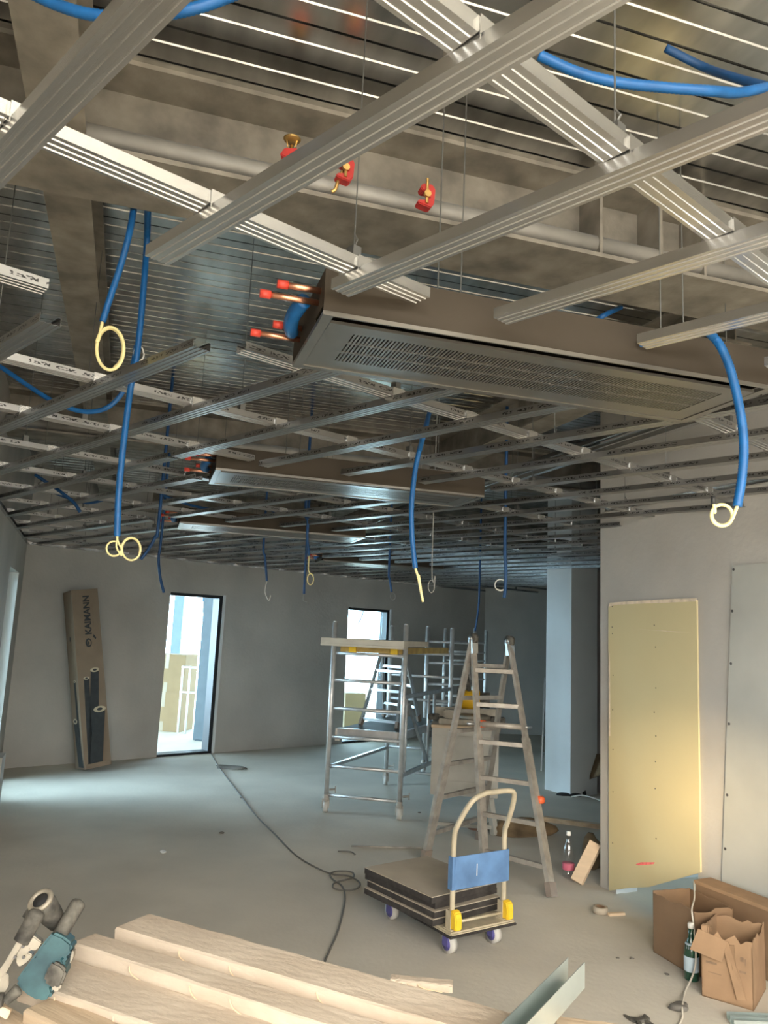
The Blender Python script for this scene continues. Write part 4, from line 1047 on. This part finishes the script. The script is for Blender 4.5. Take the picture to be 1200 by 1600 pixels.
# studs and pliers at the bottom edge
for k, (y0, lab) in enumerate(((1588, 'upper pale metal stud at the bottom right corner'), (1596, 'lower pale metal stud at the bottom right corner'))):
    a, b = at_z(1138+k*6, y0, .02), at_z(1230, y0+4, .02); d = b-a
    o = MB().sheet([(-.018, .03), (-.018, 0), (.018, 0), (.018, .03)], 0, d.length, .0012).build('metal_stud', alustuds); o.location = (a.x, a.y, .003); o.rotation_euler = (0, 0, math.atan2(d.y, d.x)-math.pi/2); tag(o, lab, 'stud')
q = at_z(1000, 1596, 0)
t = thing('pliers', 'dark pliers with open jaws lying on the floor at the bottom edge', 'pliers', q, R(10))
MB().prism([(-.045, .0), (-.055, .05), (-.035, .02), (-.01, .012), (.02, .018), (.045, .045), (.05, .0), (.02, -.02), (-.03, -.02)], 0, .014).build('jaws', toolgrey, t, bevel=.003)
MB().bar((-.02, -.02, .008), (-.05, -.14, .008), .016, .014).bar((.02, -.02, .008), (.04, -.14, .008), .016, .014).build('handles', toolgrey, t)

# ------------------------------------------------------------------ planks on sawhorses
def plank(label, fl_, fr_, nl_, z, th, L, m=wood_dust, extra=0):
    """fl_, fr_: two photo points on the far top edge; nl_: near left top corner"""
    a, b, c = at_z(*fl_, z), at_z(*fr_, z), at_z(*nl_, z)
    d = (b-a).normalized(); n = Vector((d.y, -d.x, 0));
    w = (c-a).dot(n)*.97; 
    if w < 0: n = -n; w = -w
    t = thing('timber_plank', label, 'plank', (a.x, a.y, z-th), math.atan2(d.y, d.x), 'rough timber planks on the sawhorses')
    rnd = random.Random(int(L*1000)+extra); N = 14; vs = []
    for i in range(N+1):
        x = L*i/N; j = lambda s=.0022: rnd.uniform(-s, s)
        vs += [Vector((x, j()-w, j(.001)+.002)), Vector((x, j()-w, th+j(.0012)-.003)), Vector((x, -w+.006+j(), th+j(.0008))), Vector((x, -.004+j(), th+j(.0008))), Vector((x, j(), th-.003+j())), Vector((x, j(), .002))]
    fs = []
    for i in range(N):
        for k in range(6): fs.append((i*6+k, i*6+(k+1) % 6, (i+1)*6+(k+1) % 6, (i+1)*6+k))
    fs += [tuple(range(5, -1, -1)), tuple(range(N*6, N*6+6))]
    MB().add(vs, fs).build('plank', m, t)
    for k in range(3):
        x = L*(.10+.16*k+rnd.uniform(0, .08)); pts = [(x, -w-.002, th*.8), (x+.012, -w-.006, th*.5), (x+.04+.05*rnd.random(), -w-.004, th*.15)]
        MB().tube(spline(pts, 4), .0016, 5).build('bark_fibre', wood_light, t)
    return t
plank('farthest rough timber plank, lying beyond the others', (235, 1427), (690, 1552), (174, 1449), .86, .046, 1.28)
plank('second rough timber plank from the floor side', (150, 1458), (468, 1556), (112, 1474), .845, .046, 1.20, extra=3)
plank('wide rough timber plank in the middle of the pile', (108, 1497), (356, 1573), (88, 1553), .815, .046, 1.05, extra=5)
plank('rough timber plank under the teal power tool', (90, 1556), (196, 1604), (18, 1570), .80, .040, .95, m=wood, extra=7)
plank('nearest rough timber plank at the lower left corner', (8, 1566), (60, 1600), (-60, 1585), .775, .040, .9, m=wood, extra=9)
plank('thin short board poking out beyond the plank pile', (612, 1521), (693, 1529), (610, 1531), .80, .018, .155, m=wood_dust, extra=11)
plank('plank end under the metal channel', (868, 1586), (985, 1600), (850, 1606), .80, .03, .28, m=wood, extra=13)
for (x, y, lab) in ((-.42, 1.98, 'timber sawhorse under the left ends of the planks'), (.22, 1.72, 'timber sawhorse under the right ends of the planks')):
    t = thing('sawhorse', lab, 'sawhorse', (x, y, 0), R(-27))
    MB().box((-.03, -.40, .68), (.03, .28, .735)).build('beam', wood, t)
    for sy in (-.30, .2):
        for sx in (-1, 1): MB().bar((sx*.02, sy, .70), (sx*.16, sy, 0), .03, .05).build('leg', wood, t)
# galvanised U channel on the planks
z = .892
ta, tb = at_z(886, 1494, z+.03), at_z(776, 1602, z+.03); tb2 = at_z(836, 1602, z+.03); tc = at_z(915, 1499, z+.03)
d = (tb-ta).normalized(); wch = abs((tc-ta).dot(Vector((d.y, -d.x, 0))))
o = MB().sheet([(-wch/2, .056), (-wch/2, 0), (wch/2, 0), (wch/2, .056)], 0, .75, .0015).build('metal_channel', alustuds)
mid = (ta+tc)/2; o.location = (mid.x, mid.y, z-.03); o.rotation_euler = (R(0), 0, math.atan2(d.y, d.x)-math.pi/2); tag(o, 'galvanised metal U channel lying over the plank ends at the bottom', 'channel')

# ------------------------------------------------------------------ teal power tool
tz = .803
org = at_z(62, 1562, tz)
k_ = (org-EYE).dot(_f)/FPX
t = thing('power_tool', 'dusty teal power tool with two grey grips standing on the planks', 'power tool', org, R(2), rot=(R(-12), 0, R(12)))
t.scale = (.86, .86, .86)
S6 = 6.665
def tl(x, y): return ((x/S6-62)*k_, (1562-1360-y/S6)*k_)
XZ = Matrix(((1, 0, 0, 0), (0, 0, 1, 0), (0, 1, 0, 0), (0, 0, 0, 1)))
def slab(name, pts, y0, y1, m, bevel=.004, parent=t): return MB().prism([tl(*p) for p in pts], y0, y1, XZ).build(name, m, parent, bevel=bevel)
slab('housing', [(480, 600), (610, 650), (725, 735), (735, 820), (650, 900), (690, 960), (690, 1100), (560, 1200), (585, 1255), (540, 1320), (420, 1330), (250, 1240), (130, 1120), (200, 1000), (300, 860), (385, 720)], -.035, .06, teal, .008)
slab('switch_block', [(545, 900), (640, 930), (720, 1010), (680, 1160), (600, 1190), (470, 1110), (480, 1010)], -.062, -.034, toolgrey, .006)
slab('switch_foot', [(560, 1150), (680, 1140), (660, 1215), (580, 1225)], -.055, -.030, toolsilver, .004)
def grip(name, a, b, r0, r1, m, y=0.0, parent=t):
    A, B = tl(*a), tl(*b); A = Vector((A[0], y, A[1])); B = Vector((B[0], y, B[1])); n = 24; pts = []; rs = []
    for i in range(n+1):
        f = i/n; pts.append(A.lerp(B, f)); rs.append((r0+(r1-r0)*f)*(1 if f < .86 else math.sqrt(max(.03, 1-((f-.86)/.14)**2))))
    return MB().tube(pts, rs, 14).build(name, m, parent, True)
grip('rear_grip', (540, 660), (735, 270), .020, .021, toolgrey, .01)
grip('front_grip', (130, 700), (285, 350), .021, .022, toolgrey, -.03)
n0 = Vector((tl(450, 560)[0], .07, tl(450, 560)[1])); n1 = Vector((tl(265, 265)[0], .0, tl(265, 265)[1])); nd = (n1-n0).normalized()
MB().tube([n0, n0.lerp(n1, .35), n0.lerp(n1, .75), n1], [.024, .030, .033, .033], 18).build('hose_neck', toolgrey, t, True)
nx = nd.cross(Vector((0, 0, 1))).normalized(); ny = nd.cross(nx)
MB().tube([n1+nx*.028*math.cos(2*math.pi*i/24)+ny*.028*math.sin(2*math.pi*i/24) for i in range(25)], .0075, 8, cap=False).build('hose_collar', toolsilver, t, True)
MB().tube([n1-nd*.004, n1+nd*.001], .021, 18).build('hose_bore', dark, t, True)
grip('knob', (120, 480), (200, 290), .016, .012, toolgrey, .03)
slab('base_plate', [(-60, 990), (0, 880), (150, 560), (215, 600), (90, 860), (0, 1060), (-40, 1100)], -.045, -.02, toolsilver, .003)
slab('guide_frame', [(190, 640), (240, 620), (370, 710), (320, 800), (240, 790), (190, 850), (120, 870), (70, 850), (140, 700)], -.03, .01, toolsilver, .003)
slab('guide_arm', [(120, 780), (280, 850), (220, 930), (130, 980), (90, 900)], -.02, .02, toolsilver, .003)
slab('depth_plate', [(-30, 1000), (50, 1030), (70, 1150), (20, 1250), (-40, 1250)], -.04, -.03, toolsilver, .002)
grip('wing_knob', (60, 1310), (200, 1180), .012, .016, toolgrey, -.04)
grip('side_knob', (-20, 1290), (50, 1290), .018, .018, toolgrey, -.05)
slab('fence_plate', [(-60, 1360), (60, 1350), (150, 1390), (120, 1480), (40, 1440), (-60, 1400)], -.06, -.04, wood_light, .002)
for (x, y) in ((170, 740), (100, 850), (195, 855)):
    c0 = tl(x, y); MB().tube([(c0[0], -.047, c0[1]), (c0[0], -.040, c0[1])], .004, 8).build('screw', screw_m, t)
slab('guard_strip', [(725, 820), (745, 820), (748, 900), (720, 970), (715, 920)], -.02, .02, toolsilver, .002)
